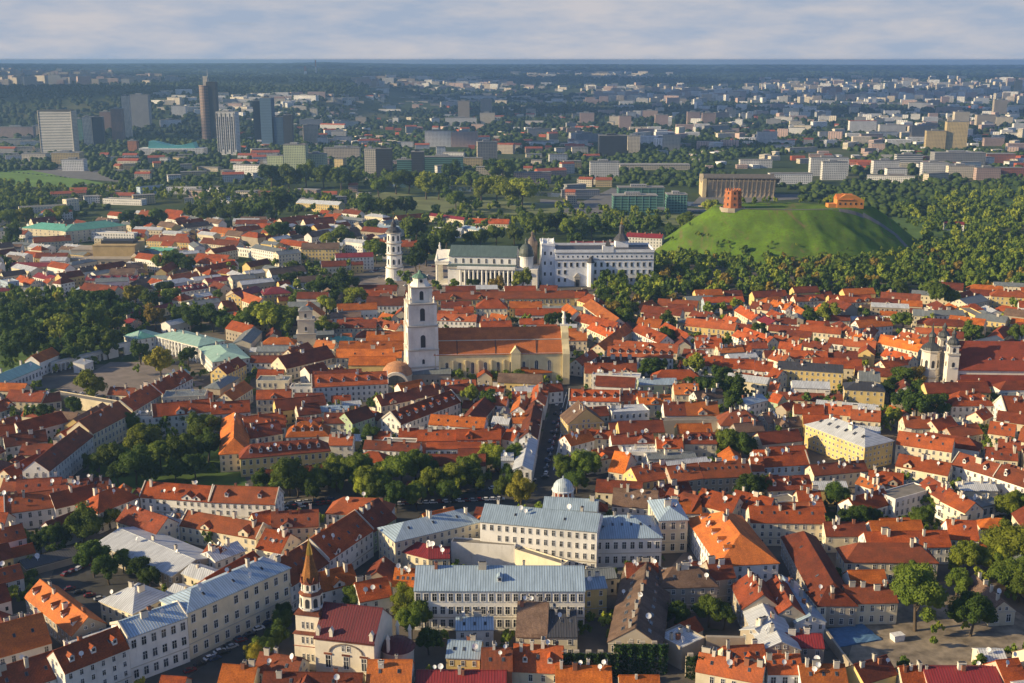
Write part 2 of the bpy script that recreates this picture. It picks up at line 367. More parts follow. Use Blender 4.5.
# ------------------------------------------------------------------ houses
def zroof_fn(typ, L, d, he, t):
    if typ == 'g': return lambda x, y: he + (d/2 - abs(y)) * t
    if typ == 'G': return lambda x, y: he + (L/2 - abs(x)) * t
    if typ == 'h': return lambda x, y: he + max(0, min(d/2 - abs(y), L/2 - abs(x))) * t
    if typ == 's': return lambda x, y: he + (y + d/2) * t
    return lambda x, y: he
def roof_mb(typ, L, d, he, t, ov=0.45, th=0.28):
    b = MB(); X, Y = L/2, d/2
    if typ == 'g':
        r = he + Y * t
        prof = [(-Y-ov, he-ov*t-th), (0, r-th), (Y+ov, he-ov*t-th), (Y+ov, he-ov*t+0.02), (0, r+0.02), (-Y-ov, he-ov*t+0.02)]
        b.extrude_x(prof[::-1], -X-0.15, X+0.15)
        b.box(-X-0.15, X+0.15, -0.16, 0.16, r-0.02, r+0.14)
    elif typ == 'G':
        r = he + X * t
        prof = [(-X-ov, he-ov*t-th), (0, r-th), (X+ov, he-ov*t-th), (X+ov, he-ov*t+0.02), (0, r+0.02), (-X-ov, he-ov*t+0.02)]
        b.extrude_y(prof, -Y-0.15, Y+0.15)
        b.box(-0.16, 0.16, -Y-0.15, Y+0.15, r-0.02, r+0.14)
    elif typ == 'h':
        a, c = X+ov, Y+ov; z0 = he - ov*t; k = min(a, c); r = z0 + k*t
        if a >= c: rd = [(-(a-c), 0, r), (a-c, 0, r)]
        else: rd = [(0, -(c-a), r), (0, c-a, r)]
        vs = [(-a,-c,z0),(a,-c,z0),(a,c,z0),(-a,c,z0)] + rd + [(-a,-c,z0-th),(a,-c,z0-th),(a,c,z0-th),(-a,c,z0-th)]
        if a >= c: top = [(0,1,5,4),(1,2,5),(2,3,4,5),(3,0,4)]
        else: top = [(0,1,4),(1,2,5,4),(2,3,5),(3,0,4,5)]
        b.add(vs, top + [(0,6,7,1),(1,7,8,2),(2,8,9,3),(3,9,6,0),(6,9,8,7)])
    elif typ == 's':
        prof = [(-Y-ov, he-ov*t-th), (Y+ov, he+d*t+ov*t-th), (Y+ov, he+d*t+ov*t), (-Y-ov, he-ov*t)]
        b.extrude_x(prof[::-1], -X-0.2, X+0.2)
    else:
        b.box(-X+0.3, X-0.3, -Y+0.3, Y-0.3, he-0.3, he-0.05)
    return b
def wall_mb(typ, L, d, he, t, b=None):
    b = b or MB(); X, Y = L/2, d/2; e = 0.12
    if typ == 'g': b.extrude_x([(-Y,0),(-Y,he-e),(0,he+Y*t-e-0.1),(Y,he-e),(Y,0)], -X, X)
    elif typ == 'G': b.extrude_y([(-X,0),(X,0),(X,he-e),(0,he+X*t-e-0.1),(-X,he-e)], -Y, Y)
    elif typ == 's': b.extrude_x([(-Y,0),(-Y,he-e-.2),(Y,he+d*t-e-.2),(Y,0)], -X, X)
    elif typ == 'h': b.box(-X, X, -Y, Y, 0, he-e)
    else:
        b.box(-X, X, -Y, Y, 0, he-0.35)
        w = 0.3; b.box(-X, X, -Y, -Y+w, he-0.35, he+0.45); b.box(-X, X, Y-w, Y, he-0.35, he+0.45)
        b.box(-X, -X+w, -Y+w, Y-w, he-0.35, he+0.45); b.box(X-w, X, -Y+w, Y-w, he-0.35, he+0.45)
    return b
NW = [0]
def windows(root, L, d, he, gx, gy, rz, storeys=None, kind=None, sp=3.0, cap=96, typ='g', faces=None, z0=0.0, parent=None, t=0.7):
    """one window object per window on every wall that looks towards the viewer's side"""
    ns = storeys or max(1, round((he - 0.9) / 3.6)); fh = (he - 0.7) / ns; n_out = 0
    kind = kind or ('small' if fh < 3.05 else 'std' if fh < 4.0 else 'tall')
    hwin = {'std': 1.75, 'tall': 2.3, 'small': 1.2, 'arch': 6.5}[kind]
    todo = []
    for (fx, fy, ln, depth) in ((0,-1,L,d/2),(0,1,L,d/2),(-1,0,d,L/2),(1,0,d,L/2)):
        ca, sa = math.cos(rz), math.sin(rz)
        nx, ny = fx*ca - fy*sa, fx*sa + fy*ca
        cxw, cyw = gx + nx*depth, gy + ny*depth
        dd = -(nx*cxw + ny*cyw) / max(1, math.hypot(cxw, cyw))
        if dd < 0.06 or ln < 3: continue
        n = max(1, int((ln - 1.2) / sp)); s = ln / n
        ang = math.atan2(fy, fx) + math.pi/2
        for k in range(ns):
            for i in range(n):
                u = -ln/2 + s*(i+0.5); z = z0 + k*fh + (fh - hwin)*0.55 + 0.15
                todo.append((fx*(depth) - fy*u if fy else fx*depth, fy*depth if fy else u, z, ang, k))
        if ((typ == 'g' and fx) or (typ == 'G' and fy)) and ln > 7:
            for u in ((-1.3, 1.3) if ln > 9 else (0,)):
                todo.append((fx*depth if fx else u, u if fx else fy*depth, he + 0.4, ang, 9))
    if len(todo) > cap: todo = todo[::2] if len(todo) < 2*cap else todo[::3][:cap]
    me = WIN[kind]; wsc = (1.3, 1.2, 1.25) if fh > 4.7 else None
    for (x, y, z, ang, k) in todo:
        if rng.random() < .05: continue
        link('window', WIN['small'] if k == 9 else me, root, (x, y, z - (.3 if wsc else 0)), ang, wsc if k != 9 else None)
    NW[0] += len(todo)
def add_dormer(roof, key, x, z, y, ang=0.0, sc=1.0):
    if key not in DORM: DORM[key] = dormer_meshes(key)
    a, r = DORM[key]
    o = link('dormer', a, roof, (x, y, z), ang, (sc, sc, sc))
    # body and little roof are one dormer mesh each (walls here, roof cap joined beside it)
    return o, r
def dorm_single(key):
    k = 'D' + key
    if k not in DORM:
        a, r = dormer_meshes(key)
        me = bpy.data.meshes.new('dormer')
        vs = [v.co[:] for v in a.vertices] + [v.co[:] for v in r.vertices]; nb = len(a.vertices)
        fs = [tuple(p.vertices) for p in a.polygons] + [tuple(i + nb for i in p.vertices) for p in r.polygons]
        me.from_pydata(vs, [], fs)
        for m in (paint, glass, ROOF[key]()): me.materials.append(m)
        me.polygons.foreach_set('material_index', [p.material_index for p in a.polygons] + [2] * len(r.polygons))
        bpy.data.meshes.remove(a); bpy.data.meshes.remove(r); DORM[k] = me
    return DORM[k]
import re
FOOT = []
def house(A, B, he, d, code, wk, opts='', cat='house', name=None, label=None, group='houses of the old town'):
    typ, rk = code[0], code[1]
    he += rng.uniform(-0.12, 0.12); d += rng.uniform(-0.2, 0.2)
    v = B - A; v.z = 0; L = v.length; u = v / L; n = Vector((-u.y, u.x, 0))
    c = (A + B) / 2 + n * d / 2; rz = math.atan2(u.y, u.x)
    O = dict((a, float(x or 1)) for a, x in re.findall(r'([a-zA-Z])([\d.]*)', opts))
    pitch = O.get('P', 38 if rk in 'orbt' else 25)
    t = math.tan(R(pitch)); half = (d if typ in 'gh' else L) / 2
    if typ == 'h': half = min(L, d) / 2
    if typ in 'ghG' : t = min(t, 8.5 / half)
    if typ == 's': t = math.tan(R(O.get('P', 12)))
    if typ == 'f' and rk in 'orb': rk = 'c'
    FOOT.append((c.x, c.y, L, d, rz, he))
    root = empty(name or ('apartment_house' if L > 30 else 'town_house'), (c.x, c.y, 0), rz)
    px, py, zc = proj((c.x, c.y, he))
    wall = wall_mb(typ, L, d, he, t).build('wall', WALL[wk](), root)
    rf = roof_mb(typ, L, d, he, t).build('roof', ROOF[rk](), root)
    zr = zroof_fn(typ, L, d, he, t); X, Y = L/2, d/2
    if he > 5 and 'x' not in O: windows(root, L, d, he, c.x, c.y, rz, typ=typ, t=t, storeys=int(O['f']) if 'f' in O else None, sp=O.get('S', 3.1))
    if typ != 'f' and zc < 900:                       # eaves cornice / gutter
        cb = MB(); cb.box(-X-0.1, X+0.1, -Y-0.28, -Y-0.002, he-0.75, he-0.42)
        if typ in 'hs': cb.box(-X-0.1, X+0.1, Y+0.002, Y+0.28, he-0.75, he-0.42); cb.box(-X-0.28, -X-0.102, -Y-0.28, Y+0.28, he-0.75, he-0.42); cb.box(X+0.102, X+0.28, -Y-0.28, Y+0.28, he-0.75, he-0.42)
        cb.build('cornice', stone_trim, root)
    if zc < 560 and he > 10 and typ != 'f':
        nf = int(O.get('f', round((he-.9)/3.6))); zb = (he-0.7)/nf
        MB().box(-X-.12, X+.12, -Y-.14, -Y-.004, zb-.1, zb+.22).build('string_course', stone_trim, root)
    if zc < 950 and typ == 'g' and rk in 'orbt' and L > 12 and rng.random() < .34 and not O.get('k') and t > .5:
        for _ in range(1 if L < 26 else 2):
            xc = rng.uniform(-X+4, X-4); w_ = rng.uniform(1.7, 2.6); za, zb_ = he+rng.uniform(.6, 1.8), 0; zb_ = za + w_*.75; yb = -Y + (zb_-he)/t + .1
            if yb > -.5: continue
            cg = MB(); cg.extrude_y([(xc-w_,he-.6),(xc+w_,he-.6),(xc+w_,za),(xc,zb_-.12),(xc-w_,za)], -Y-.22, yb, 0)
            cg.extrude_y([(xc-w_-.3,za-.25),(xc,zb_-.1),(xc+w_+.3,za-.25),(xc+w_+.3,za),(xc,zb_+.15),(xc-w_-.3,za)], -Y-.5, yb, 1); cg.box(xc-.5, xc+.5, -Y-.3, -Y-.2, he, he+1.3, 2)
            cg.build('cross_gable', [WALL[wk](), ROOF[rk](), glass], root)
    if 'w' in O and typ == 'g':
        for s in (-1, 1):
            p = MB(); r = he + Y*t
            p.extrude_x([(-Y-0.3, he-0.6), (0, r-0.6), (Y+0.3, he-0.6), (Y+0.3, he+0.35), (0, r+0.55), (-Y-0.3, he+0.35)][::-1], s*(X+0.17)-0.22, s*(X+0.17)+0.22)
            p.build('parapet', chim_w, root)
    nc = int(O['c']) if 'c' in O else (rng.choice((2, 2, 3, 3, 4) if zc < 900 else (1, 1, 2, 2, 3)) if (L > 9 and rk not in 'c' and zc < 1400) else 0)
    for i in range(nc):
        x = rng.uniform(-X + 1.5, X - 1.5) if nc < 4 else -X + (i + 0.5 + rng.uniform(-.2,.2)) * L / nc
        y = rng.choice((-1, 1, 0.5, -0.6)) * d * rng.uniform(0.04, 0.17)
        if typ == 'G': x, y = x * 0.25, rng.uniform(-Y + 1, Y - 1) if nc < 4 else -Y + (i + 0.5) * d / nc
        link('chimney', rng.choice(CHIM), rf, (x, y, zr(x, y)), rng.choice((0, 0, math.pi/2)), [rng.uniform(.95, 1.3)]*3)
    if zc < 800 and rk != 'c':
        for i in range(rng.choice((0, 1, 1, 2, 3))):
            x, y = rng.uniform(-X*.8, X*.8), rng.uniform(-Y*.7, Y*.2)
            link('satellite_dish', DISH, rf, (x, y, zr(x, y)), rng.uniform(-0.6, 0.4), [rng.uniform(1.1, 1.9)]*3)
    nk = int(O.get('k', 0))
    if nk and typ in 'gh':
        me = dorm_single(rk if rk in 'orbtmguwk' else 'r')
        yy = -Y * 0.62
        for i in range(nk):
            x = -X + (i + 0.5) * L / nk if typ == 'g' else -X*0.86 + (i + 0.5) * L * 0.86 / nk
            link('dormer', me, rf, (x, yy - 0.4, zr(x, yy) + 0.1), 0)
    ny_ = int(O['y']) if 'y' in O else (rng.choice((0, 0, 0, 2, 3)) if typ in 'gh' and zc < 760 and rk in 'orbtku' and L > 10 else 0)
    if ny_ and typ in 'gh':
        an = round(math.atan(t), 2)
        if an not in SKYL: SKYL[an] = skylight_mesh(an)
        yy = -Y * rng.uniform(0.42, 0.6)
        for i in range(ny_):
            x = -X*0.85 + (i + 0.5) * L * 0.85 / ny_
            link('skylight', SKYL[an], rf, (x, yy, zr(x, yy) + 0.03), 0, (1.7, 1.6, 1.6) if rk == 'w' else None)
    if typ == 'G' and d > 35:
        an = round(-math.atan(t), 2); sm = skylight_mesh(0)
        for side in (-1, 1):
            for i in range(9):
                x, y = side*X*.5, -Y + (i+.7)*d/9.5; o_ = link('skylight', sm, rf, (x, y, zr(x, y)+.05), 0, (1.5, 1.6, 1)); o_.rotation_euler = (0, side*math.atan(t), 0)
    tag(root, label, cat, group)
    shape = dict(g='gabled', G='gabled', h='hipped', f='flat-topped', s='sloping')[typ]
    THINGS.append((root, dict(r=ROOFW[rk], w=WALLW[wk], s=shape, size='long' if L > 34 else 'small' if L < 12 else '', n='house'), (px, py), label))
    return root
def rows(ox, oy, k, text):
    for ln in text.strip().splitlines():
        for item in ln.split(';'):
            p = item.split()
            if len(p) < 8: continue
            x1, y1, x2, y2, he, d = map(float, p[:6]); code, wk = p[6], p[7]; opts = ''.join(p[8:])
            A = at(ox + x1*k, oy + y1*k, he); B = at(ox + x2*k, oy + y2*k, he)
            house(A, B, he, d, code, wk, opts)

# ------------------------------------------------------------------ trees
def crown_mesh(seed, nclump, per, leaf, core=True, elong=1.0, mat=None):
    """unit crown: radius about 1, centre at origin; leaf-sized faces gathered in clumps over a lumpy core"""
    r = np.random.default_rng(seed)
    cl = []
    for i in range(nclump):
        v = r.normal(size=3); v /= np.linalg.norm(v); 
        if v[2] < -0.55: v[2] *= -0.6
        rad = r.uniform(0.40, 0.88); s = r.uniform(0.20, 0.42)
        cl.append((v * rad * np.array([1, 1, elong]), s))
    V = []; F = []
    for c, s in cl:
        v = r.normal(size=(per, 3)); v /= np.linalg.norm(v, axis=1)[:, None]
        v[:, 2] = np.where(v[:, 2] < -0.3, -v[:, 2], v[:, 2])
        p = c + v * s * r.uniform(0.72, 1.08, size=(per, 1))
        nrm = v + r.normal(size=(per, 3)) * 0.45; nrm /= np.linalg.norm(nrm, axis=1)[:, None]
        a = np.cross(nrm, r.normal(size=(per, 3))); a /= np.linalg.norm(a, axis=1)[:, None]; bb = np.cross(nrm, a)
        l = leaf * r.uniform(0.6, 1.3, size=(per, 1))
        q = np.stack([p - a*l - bb*l*.6, p + a*l - bb*l*.6, p + a*l*.7 + bb*l*.8, p - a*l*.7 + bb*l*.8], 1)
        V.append(q.reshape(-1, 3))
    V = np.concatenate(V); nq = len(V) // 4
    verts = [tuple(x) for x in V]; faces = [(4*i, 4*i+1, 4*i+2, 4*i+3) for i in range(nq)]
    if core:
        for c, s in cl:
            b = len(verts); n1, n2 = 6, 4
            for j in range(1, n2):
                th = math.pi * j / n2
                for i in range(n1):
                    ph = 2*math.pi*i/n1; k = s * 0.76 * r.uniform(0.8, 1.1)
                    verts.append((c[0]+k*math.sin(th)*math.cos(ph), c[1]+k*math.sin(th)*math.sin(ph), c[2]+k*math.cos(th)))
            verts.append((c[0], c[1], c[2]+s*0.86)); verts.append((c[0], c[1], c[2]-s*0.86)); tp, bt = len(verts)-2, len(verts)-1
            for j in range(n2-2):
                for i in range(n1): faces.append((b+j*n1+i, b+(j+1)*n1+i, b+(j+1)*n1+(i+1)%n1, b+j*n1+(i+1)%n1))
            for i in range(n1): faces.append((tp, b+i, b+(i+1)%n1)); faces.append((bt, b+(n2-2)*n1+(i+1)%n1, b+(n2-2)*n1+i))
    me = bpy.data.meshes.new('crown'); me.from_pydata(verts, [], faces)
    if mat: me.materials.append(mat)
    return me
def trunk_mesh(seed, mat):
    r = random.Random(seed); b = MB()
    def limb(p0, p1, r0, r1, n=7):
        d = (p1 - p0).normalized(); a = d.orthogonal().normalized(); c = d.cross(a)
        b.rings([[tuple(p + (a*math.cos(2*math.pi*i/n) + c*math.sin(2*math.pi*i/n))*rr) for i in range(n)] for p, rr in ((p0, r0), (p1, r1))])
    top = Vector((r.uniform(-.05,.05), r.uniform(-.05,.05), 0.55))
    limb(Vector((0,0,0)), top, 0.030, 0.018)
    for i in range(5):
        a = 2*math.pi*i/5 + r.uniform(-.4,.4); s = Vector((0,0,r.uniform(.32,.52)))
        limb(s, s + Vector((math.cos(a)*.3, math.sin(a)*.3, r.uniform(.2,.36))), 0.014, 0.005, 5)
    return b.mesh('trunk', mat)
bark = plain('bark', (0.10, 0.075, 0.05), 0.9, ns=2, amt=0.4)
FOL = {   # base colours of sunlit late-summer leaves, reflection and translucence together
 'd': foliage('leaves_dark', (0.080, 0.125, 0.018), (0.042, 0.078, 0.012)),
 'm': foliage('leaves_mid', (0.150, 0.195, 0.024), (0.085, 0.130, 0.017)),
 'l': foliage('leaves_light', (0.27, 0.30, 0.030), (0.17, 0.21, 0.022)),
 'y': foliage('leaves_yellow', (0.32, 0.28, 0.03), (0.19, 0.18, 0.02)),
 'o': foliage('leaves_ochre', (0.26, 0.18, 0.035), (0.15, 0.12, 0.02)),
 'r': foliage('leaves_copper', (0.12, 0.035, 0.02), (0.06, 0.02, 0.012)),
 'c': foliage('needles_dark', (0.016, 0.034, 0.012), (0.010, 0.022, 0.008)),
}
FOLW = dict(d='dark green', m='mid green', l='light green', y='yellow-green', o='ochre', r='copper red', c='dark')
CROWN = {}
def crown(kind, tier, v):
    k = (kind, tier, v)
    if k not in CROWN:
        if kind == 'c':
            b = MB(); rr = random.Random(v); n = 10
            for j in range(9):
                z = -0.95 + j*0.42; q = 0.62*(1 - j/9.6)
                ring = [[(0.7*q*math.cos(2*math.pi*i/n)*rr.uniform(.7,1.2), 0.7*q*math.sin(2*math.pi*i/n)*rr.uniform(.7,1.2), z) for i in range(n)], [(0.05*math.cos(2*math.pi*i/n), 0.05*math.sin(2*math.pi*i/n), z+0.75) for i in range(n)]]
                b.rings(ring)
            CROWN[k] = b.mesh('crown', FOL['c'])
        else:
            a = {0: (40, 230, 0.036), 1: (26, 90, 0.060), 2: (12, 30, 0.12)}[tier]
            CROWN[k] = crown_mesh(100 + v * 13 + tier, a[0], a[1], a[2], True, 0.95, FOL[kind])
    return CROWN[k]
TRUNK = [trunk_mesh(i, bark) for i in range(3)]
NT = [0]; PLANT = []
def tree_at(x, y, rad, kind='m', h=None, z0=0.0, grp='trees of the old town', cat='tree'):
    """rad = crown radius in metres, h = full height; remembered here, grown in grow_trees()"""
    rad = max(1.2, rad); PLANT.append((x, y, rad, kind, h or (rad * 2.0 + 2.0), z0, grp))
def grow_one(x, y, rad, kind, h, z0, grp):
    if kind == 'c': h = rad * 5
    zc = proj((x, y, z0))[2]; tier = 0 if zc < 640 else 1
    root = empty('conifer_tree' if kind == 'c' else 'leafy_tree', (x, y, z0), rng.uniform(0, 6.28))
    link('trunk', rng.choice(TRUNK), root, (0,0,0), 0, (h, h, h*0.95) if kind != 'c' else (h*.6, h*.6, h*.8))
    s = rad * rng.uniform(0.95, 1.05); sz = (h * 0.46 if kind != 'c' else h * 0.27)
    link('crown', crown(kind, tier, rng.randrange(4)), root, (0, 0, h*0.54 if kind != 'c' else h*0.36), 0, (s, s*rng.uniform(.88,1.1), sz))
    px, py, _ = proj((x, y, z0 + h/2))
    root['category'] = 'tree'; root['group'] = grp
    THINGS.append((root, dict(r=FOLW[kind], size='large' if rad > 6.5 else 'small' if rad < 3 else 'medium', n='conifer tree' if kind == 'c' else 'leafy tree'), (px, py), None)); NT[0] += 1
def grow_trees():
    """the 300 trees that show largest stand alone; the countless smaller ones are one mass"""
    P = sorted(PLANT, key=lambda t: -t[2] / proj((t[0], t[1], t[5]))[2])
    for t in P[:295]: grow_one(*t)
    rest = P[295:]; src = {}
    r = np.random.default_rng(12); V, F, Mi = [], [], []; off = 0; kinds = list(FOL)
    for (x, y, rad, kind, h, z0, grp) in rest:
        kk = 'd' if kind == 'c' else kind; v_ = r.integers(0, 4)
        if v_ not in src:
            me = crown_mesh(700 + int(v_), 9, 22, 0.15, True, .95); src[v_] = (np.array([q.co[:] for q in me.vertices]), [tuple(p.vertices) for p in me.polygons]); bpy.data.meshes.remove(me)
        co, fs = src[v_]; a = r.uniform(0, 6.28); ca, sa = math.cos(a), math.sin(a)
        c = np.stack([co[:,0]*ca - co[:,1]*sa, co[:,0]*sa + co[:,1]*ca, co[:,2]], 1) * np.array([rad, rad*r.uniform(.88,1.12), h*.5]) + np.array([x, y, z0 + h*.52])
        V.append(c); F.extend([tuple(i + off for i in f) for f in fs]); Mi.extend([kinds.index(kk)] * len(fs)); off += len(co)
    b = MB(); b.v = [tuple(q) for q in np.concatenate(V)]; b.f = F; b.m = Mi
    o = b.build('small_trees', [FOL[k] for k in kinds]); tag(o, 'mass of small crowded trees in the parks, courtyards and gardens of the town', 'trees', kind='stuff')
    print('trees single', min(295, len(P)), 'mass', len(rest))
def trees(ox, oy, k, text):
    for it in text.replace('\n', ';').split(';'):
        p = it.split()
        if len(p) < 3: continue
        cx, cy, r = (float(q) for q in p[:3]); kind = p[3] if len(p) > 3 else rng.choice('dmmml')
        px, py, rp = ox + cx*k, oy + cy*k, r*k
        g = at(px, py, 6); zc = proj(g)[2]; rad = rp * zc / FPX
        for _ in range(3):
            h = (rad*2.0 + 2.0) if kind != 'c' else rad*5
            g = at(px, py, min(h*0.54, 14)); zc = proj(g)[2]; rad = rp * zc / FPX
        tree_at(g.x, g.y, rad, kind)
def scatter_px(poly, n, rmin, rmax, kinds, grp, zf=None, sep=0.8, seed=1):
    """trees at random places inside a ground region given by its corners"""
    r = random.Random(seed); xs = [p[0] for p in poly]; ys = [p[1] for p in poly]; out = []; tries = 0
    while len(out) < n and tries < n * 60:
        tries += 1; x, y = r.uniform(min(xs), max(xs)), r.uniform(min(ys), max(ys))
        if not inside(x, y, poly): continue
        g = at(x, y, 0); rad = r.uniform(rmin, rmax)
        if any((g.x-o[0])**2 + (g.y-o[1])**2 < ((rad+o[2])*sep)**2 for o in out): continue
        out.append((g.x, g.y, rad))
    for (x, y, rad) in out: tree_at(x, y, rad, r.choice(kinds), z0=(zf(x, y) if zf else 0.0), h=rad*1.9+4, grp=grp)
    return out
def inside(x, y, poly):
    c = False; n = len(poly); j = n - 1
    for i in range(n):
        xi, yi = poly[i]; xj, yj = poly[j]
        if (yi > y) != (yj > y) and x < (xj - xi) * (y - yi) / (yj - yi) + xi: c = not c
        j = i
    return c
def wall_thing(px_pts, h, th, mat, name, label, cat='wall', group=None, z=0.0, top=True):
    """free-standing wall along a polyline of ground points (picture positions of its TOP edge)"""
    P = [at(x, y, h) for x, y in px_pts]; c = P[len(P)//2]; b = MB()
    for a, q in zip(P, P[1:]):
        u = (q - a); u.z = 0; u.normalize(); n = Vector((-u.y, u.x, 0)) * th/2
        pts = [a - n - c, q - n - c, q + n - c, a + n - c]
        b.extrude_z([(v.x, v.y) for v in pts], 0, h)
    o = b.build(name, mat, None, (c.x, c.y, 0)); tag(o, label, cat, group); return o
PATCHES = []
def patch(name, pts, z, mat, terr=False, kind='structure'):
    PATCHES.append((name, [tuple(at(*q))[:2] for q in pts]))
    b = MB(); P = [(at_t(*p) if terr else at(p[0], p[1], z)) for p in pts]
    b.add([(p.x, p.y, z if not terr else p.z + z) for p in P], [tuple(range(len(P)))])
    o = b.build(name, mat); o['kind'] = kind; return o
# ------------------------------------------------------------------ ground
def ground_mat():
    m, nt, b = nmat('ground')
    tc = N(nt, 'ShaderNodeTexCoord'); sp = N(nt, 'ShaderNodeSeparateXYZ'); nt.links.new(tc.outputs['Object'], sp.inputs[0])
    veg = mix(nt, ramp(nt, noise_out(nt, 0.006, 8, 0.65), 0.38, 0.62), (0.028, 0.048, 0.015), (0.060, 0.085, 0.022))
    fields = mix(nt, ramp(nt, noise_out(nt, 0.0016, 7, 0.6), 0.52, 0.60), veg, (0.10, 0.105, 0.045))
    pav = mix(nt, ramp(nt, noise_out(nt, 0.03, 6, 0.6), 0.40, 0.60), (0.095, 0.085, 0.075), (0.17, 0.145, 0.115))
    pav = mix(nt, ramp(nt, noise_out(nt, 0.022, 5, 0.6, dist=1.0), 0.56, 0.60), pav, (0.050, 0.075, 0.022))
    d = N(nt, 'ShaderNodeVectorMath', operation='DISTANCE'); d.inputs[1].default_value = (0, 600, 0); nt.links.new(tc.outputs['Object'], d.inputs[0])
    town = ramp(nt, N(nt, 'ShaderNodeMath', operation='DIVIDE').outputs[0], 0.50, 0.52)
    dv = nt.nodes[-2] if nt.nodes[-2].bl_idname == 'ShaderNodeMath' else [n for n in nt.nodes if n.bl_idname == 'ShaderNodeMath'][-1]
    nt.links.new(d.outputs['Value'], dv.inputs[0]); dv.inputs[1].default_value = 1100
    k = mix(nt, town, pav, fields)
    nt.links.new(k, b.inputs['Base Color']); b.inputs['Roughness'].default_value = 0.95; b.inputs['Specular IOR Level'].default_value = 0.1
    return m
def build_ground():
    rs = [5, 80, 160, 260, 400, 600, 900, 1200, 1600, 2000, 2400]
    q = 2600
    while q < 28000: rs.append(q); q *= 1.045
    rs.append(28000); na = 180; vs = []; fs = []
    for r_ in rs:
        for i in range(na):
            a = 2*math.pi*i/na
            if r_ < 2400: x, y = r_*math.cos(a), r_*math.sin(a)
            else: x, y = r_*math.cos(a), r_*math.sin(a)
            vs.append((x, y, terrain(x, y) if y > 0 else 0.0))
    for k in range(len(rs)-1):
        for i in range(na):
            j = (i+1) % na; fs.append((k*na+i, (k+1)*na+i, (k+1)*na+j, k*na+j))
    fs.append(tuple(range(na)))
    o = MB().add(vs, fs).build('ground', ground_mat()); o['kind'] = 'structure'
    for p in o.data.polygons: p.use_smooth = True
build_ground()
m_asph = plain('asphalt', (0.060, 0.058, 0.056), 0.9, ns=0.2)
m_pave = plain('paving', (0.23, 0.19, 0.16), 0.9, ns=0.15)
m_lawn = plain('lawn', (0.075, 0.135, 0.020), 0.95, ns=0.06, amt=0.45)
m_dry = plain('dry_grass', (0.17, 0.19, 0.07), 0.95, ns=0.03, amt=0.35)
m_field = plain('field', (0.12, 0.22, 0.03), 0.95, ns=0.03, amt=0.3)
m_water = plain('river_water', (0.03, 0.05, 0.06), 0.08, spec=0.6)
m_earth = plain('bare_earth', (0.27, 0.22, 0.16), 0.95, ns=0.22, amt=0.55)
m_road = plain('pale_road', (0.16, 0.155, 0.15), 0.9, ns=0.1)
Z = 0.012
patch('main_street', [(599,334),(607,334),(577,398),(569,440),(566,476),(533,478),(541,440),(553,398)], Z*5, m_asph)
for i_ in (0, 1):
    o_ = patch('street_line', [(545+8*i_,470),(546+8*i_,470),(567+3*i_,392),(566.4+3*i_,392)], Z*7, paint)
patch('tree_lined_street', [(250,500),(330,500),(420,505),(520,480),(620,470),(640,480),(560,512),(500,520),(420,530),(250,522)], Z*4, m_asph)
patch('cathedral_square', [(352,284),(420,264),(470,268),(545,290),(600,296),(420,300)], Z*3, m_pave)
patch('palace_square', [(40,400),(110,362),(150,362),(205,384),(150,398),(60,404)], Z*3, m_pave)
patch('bottom_left_street', [(170,690),(300,600),(395,540),(402,544),(310,612),(225,690)], Z*3, m_asph)
patch('courtyard', [(24,640),(60,556),(128,560),(150,610),(110,634)], Z*3, m_asph)
patch('inner_courtyard', [(664,575),(690,545),(704,548),(722,585),(700,592)], Z*3, m_pave)
patch('earth_yard', [(838,690),(860,620),(905,600),(1000,600),(1060,640),(1000,660),(920,690)], Z*3, m_earth)
patch('river_bank', [(372,196),(385,192),(470,200),(560,203),(700,214),(740,222),(690,226),(560,215),(455,214),(400,207)], Z*3, m_dry)
patch('river_water', [(372,186),(480,192),(600,200),(720,208),(760,212),(760,206),(600,196),(480,188),(372,182)], Z*2, m_water)
patch('riverside_road', [(540,199),(720,210),(720,213),(540,203)], Z*6, m_road)
patch('green_field', [(-30,165),(20,165),(75,178),(120,186),(60,188),(-30,184)], Z*3, m_field)
patch('car_park', [(-20,158),(40,160),(110,172),(120,182),(70,178),(20,168),(-20,166)], Z*4, m_road)
patch('avenue', [(560,212),(600,214),(625,190),(612,188)], Z*5, m_road)
patch('park_lawn', [(-20,395),(-20,300),(60,300),(130,320),(125,345),(50,365),(20,372)], Z*2, m_lawn)
patch('hillside_lawn', [(885,200),(1060,178),(1060,215),(960,240),(935,262),(905,250)], Z*3, m_lawn)
patch('garden_lawn', [(100,452),(130,440),(230,440),(262,520),(100,492)], Z*2, m_lawn)

# ------------------------------------------------------------------ castle hill
HC, HH = Vector((303, 1222, 0)), 47.0
def hill_h(x, y):
    dx, dy = x - HC.x, y - HC.y
    a = math.atan2(dy, dx); ca, sa = abs(math.cos(a)), abs(math.sin(a)); r = math.hypot(dx, dy)
    wl = 150 if dx < 0 else 145
    ri = 1 / math.sqrt((ca/86)**2 + (sa/34)**2); ro = 1 / math.sqrt((ca/wl)**2 + (sa/128)**2)
    if dx > 0:
        ex = 1.15; ri = (((ca/88)**ex + (sa/36)**ex))**(-1/ex); ro = (((ca/150)**1.45 + (sa/130)**1.45))**(-1/1.45)
    t = (r - ri) / (ro - ri)
    if t <= 0: return HH
    if t >= 1: return 0
    h = HH * (1 - t)**1.0
    e = 0.12
    if t < e: h = HH * (1 - t*t/e*1.0) if False else h
    h += (2.2 * mnoise.noise(Vector((x/24, y/24, 0.5))) + 1.0 * mnoise.noise(Vector((x/8, y/8, 5.5)))) * math.sin(math.pi*t) + 1.6 * mnoise.noise(Vector((math.atan2(dy,dx)*5, 0, 2.5))) * math.sin(math.pi*t)
    return max(0, h)
m_hill, nt, bb = nmat('hill_grass')
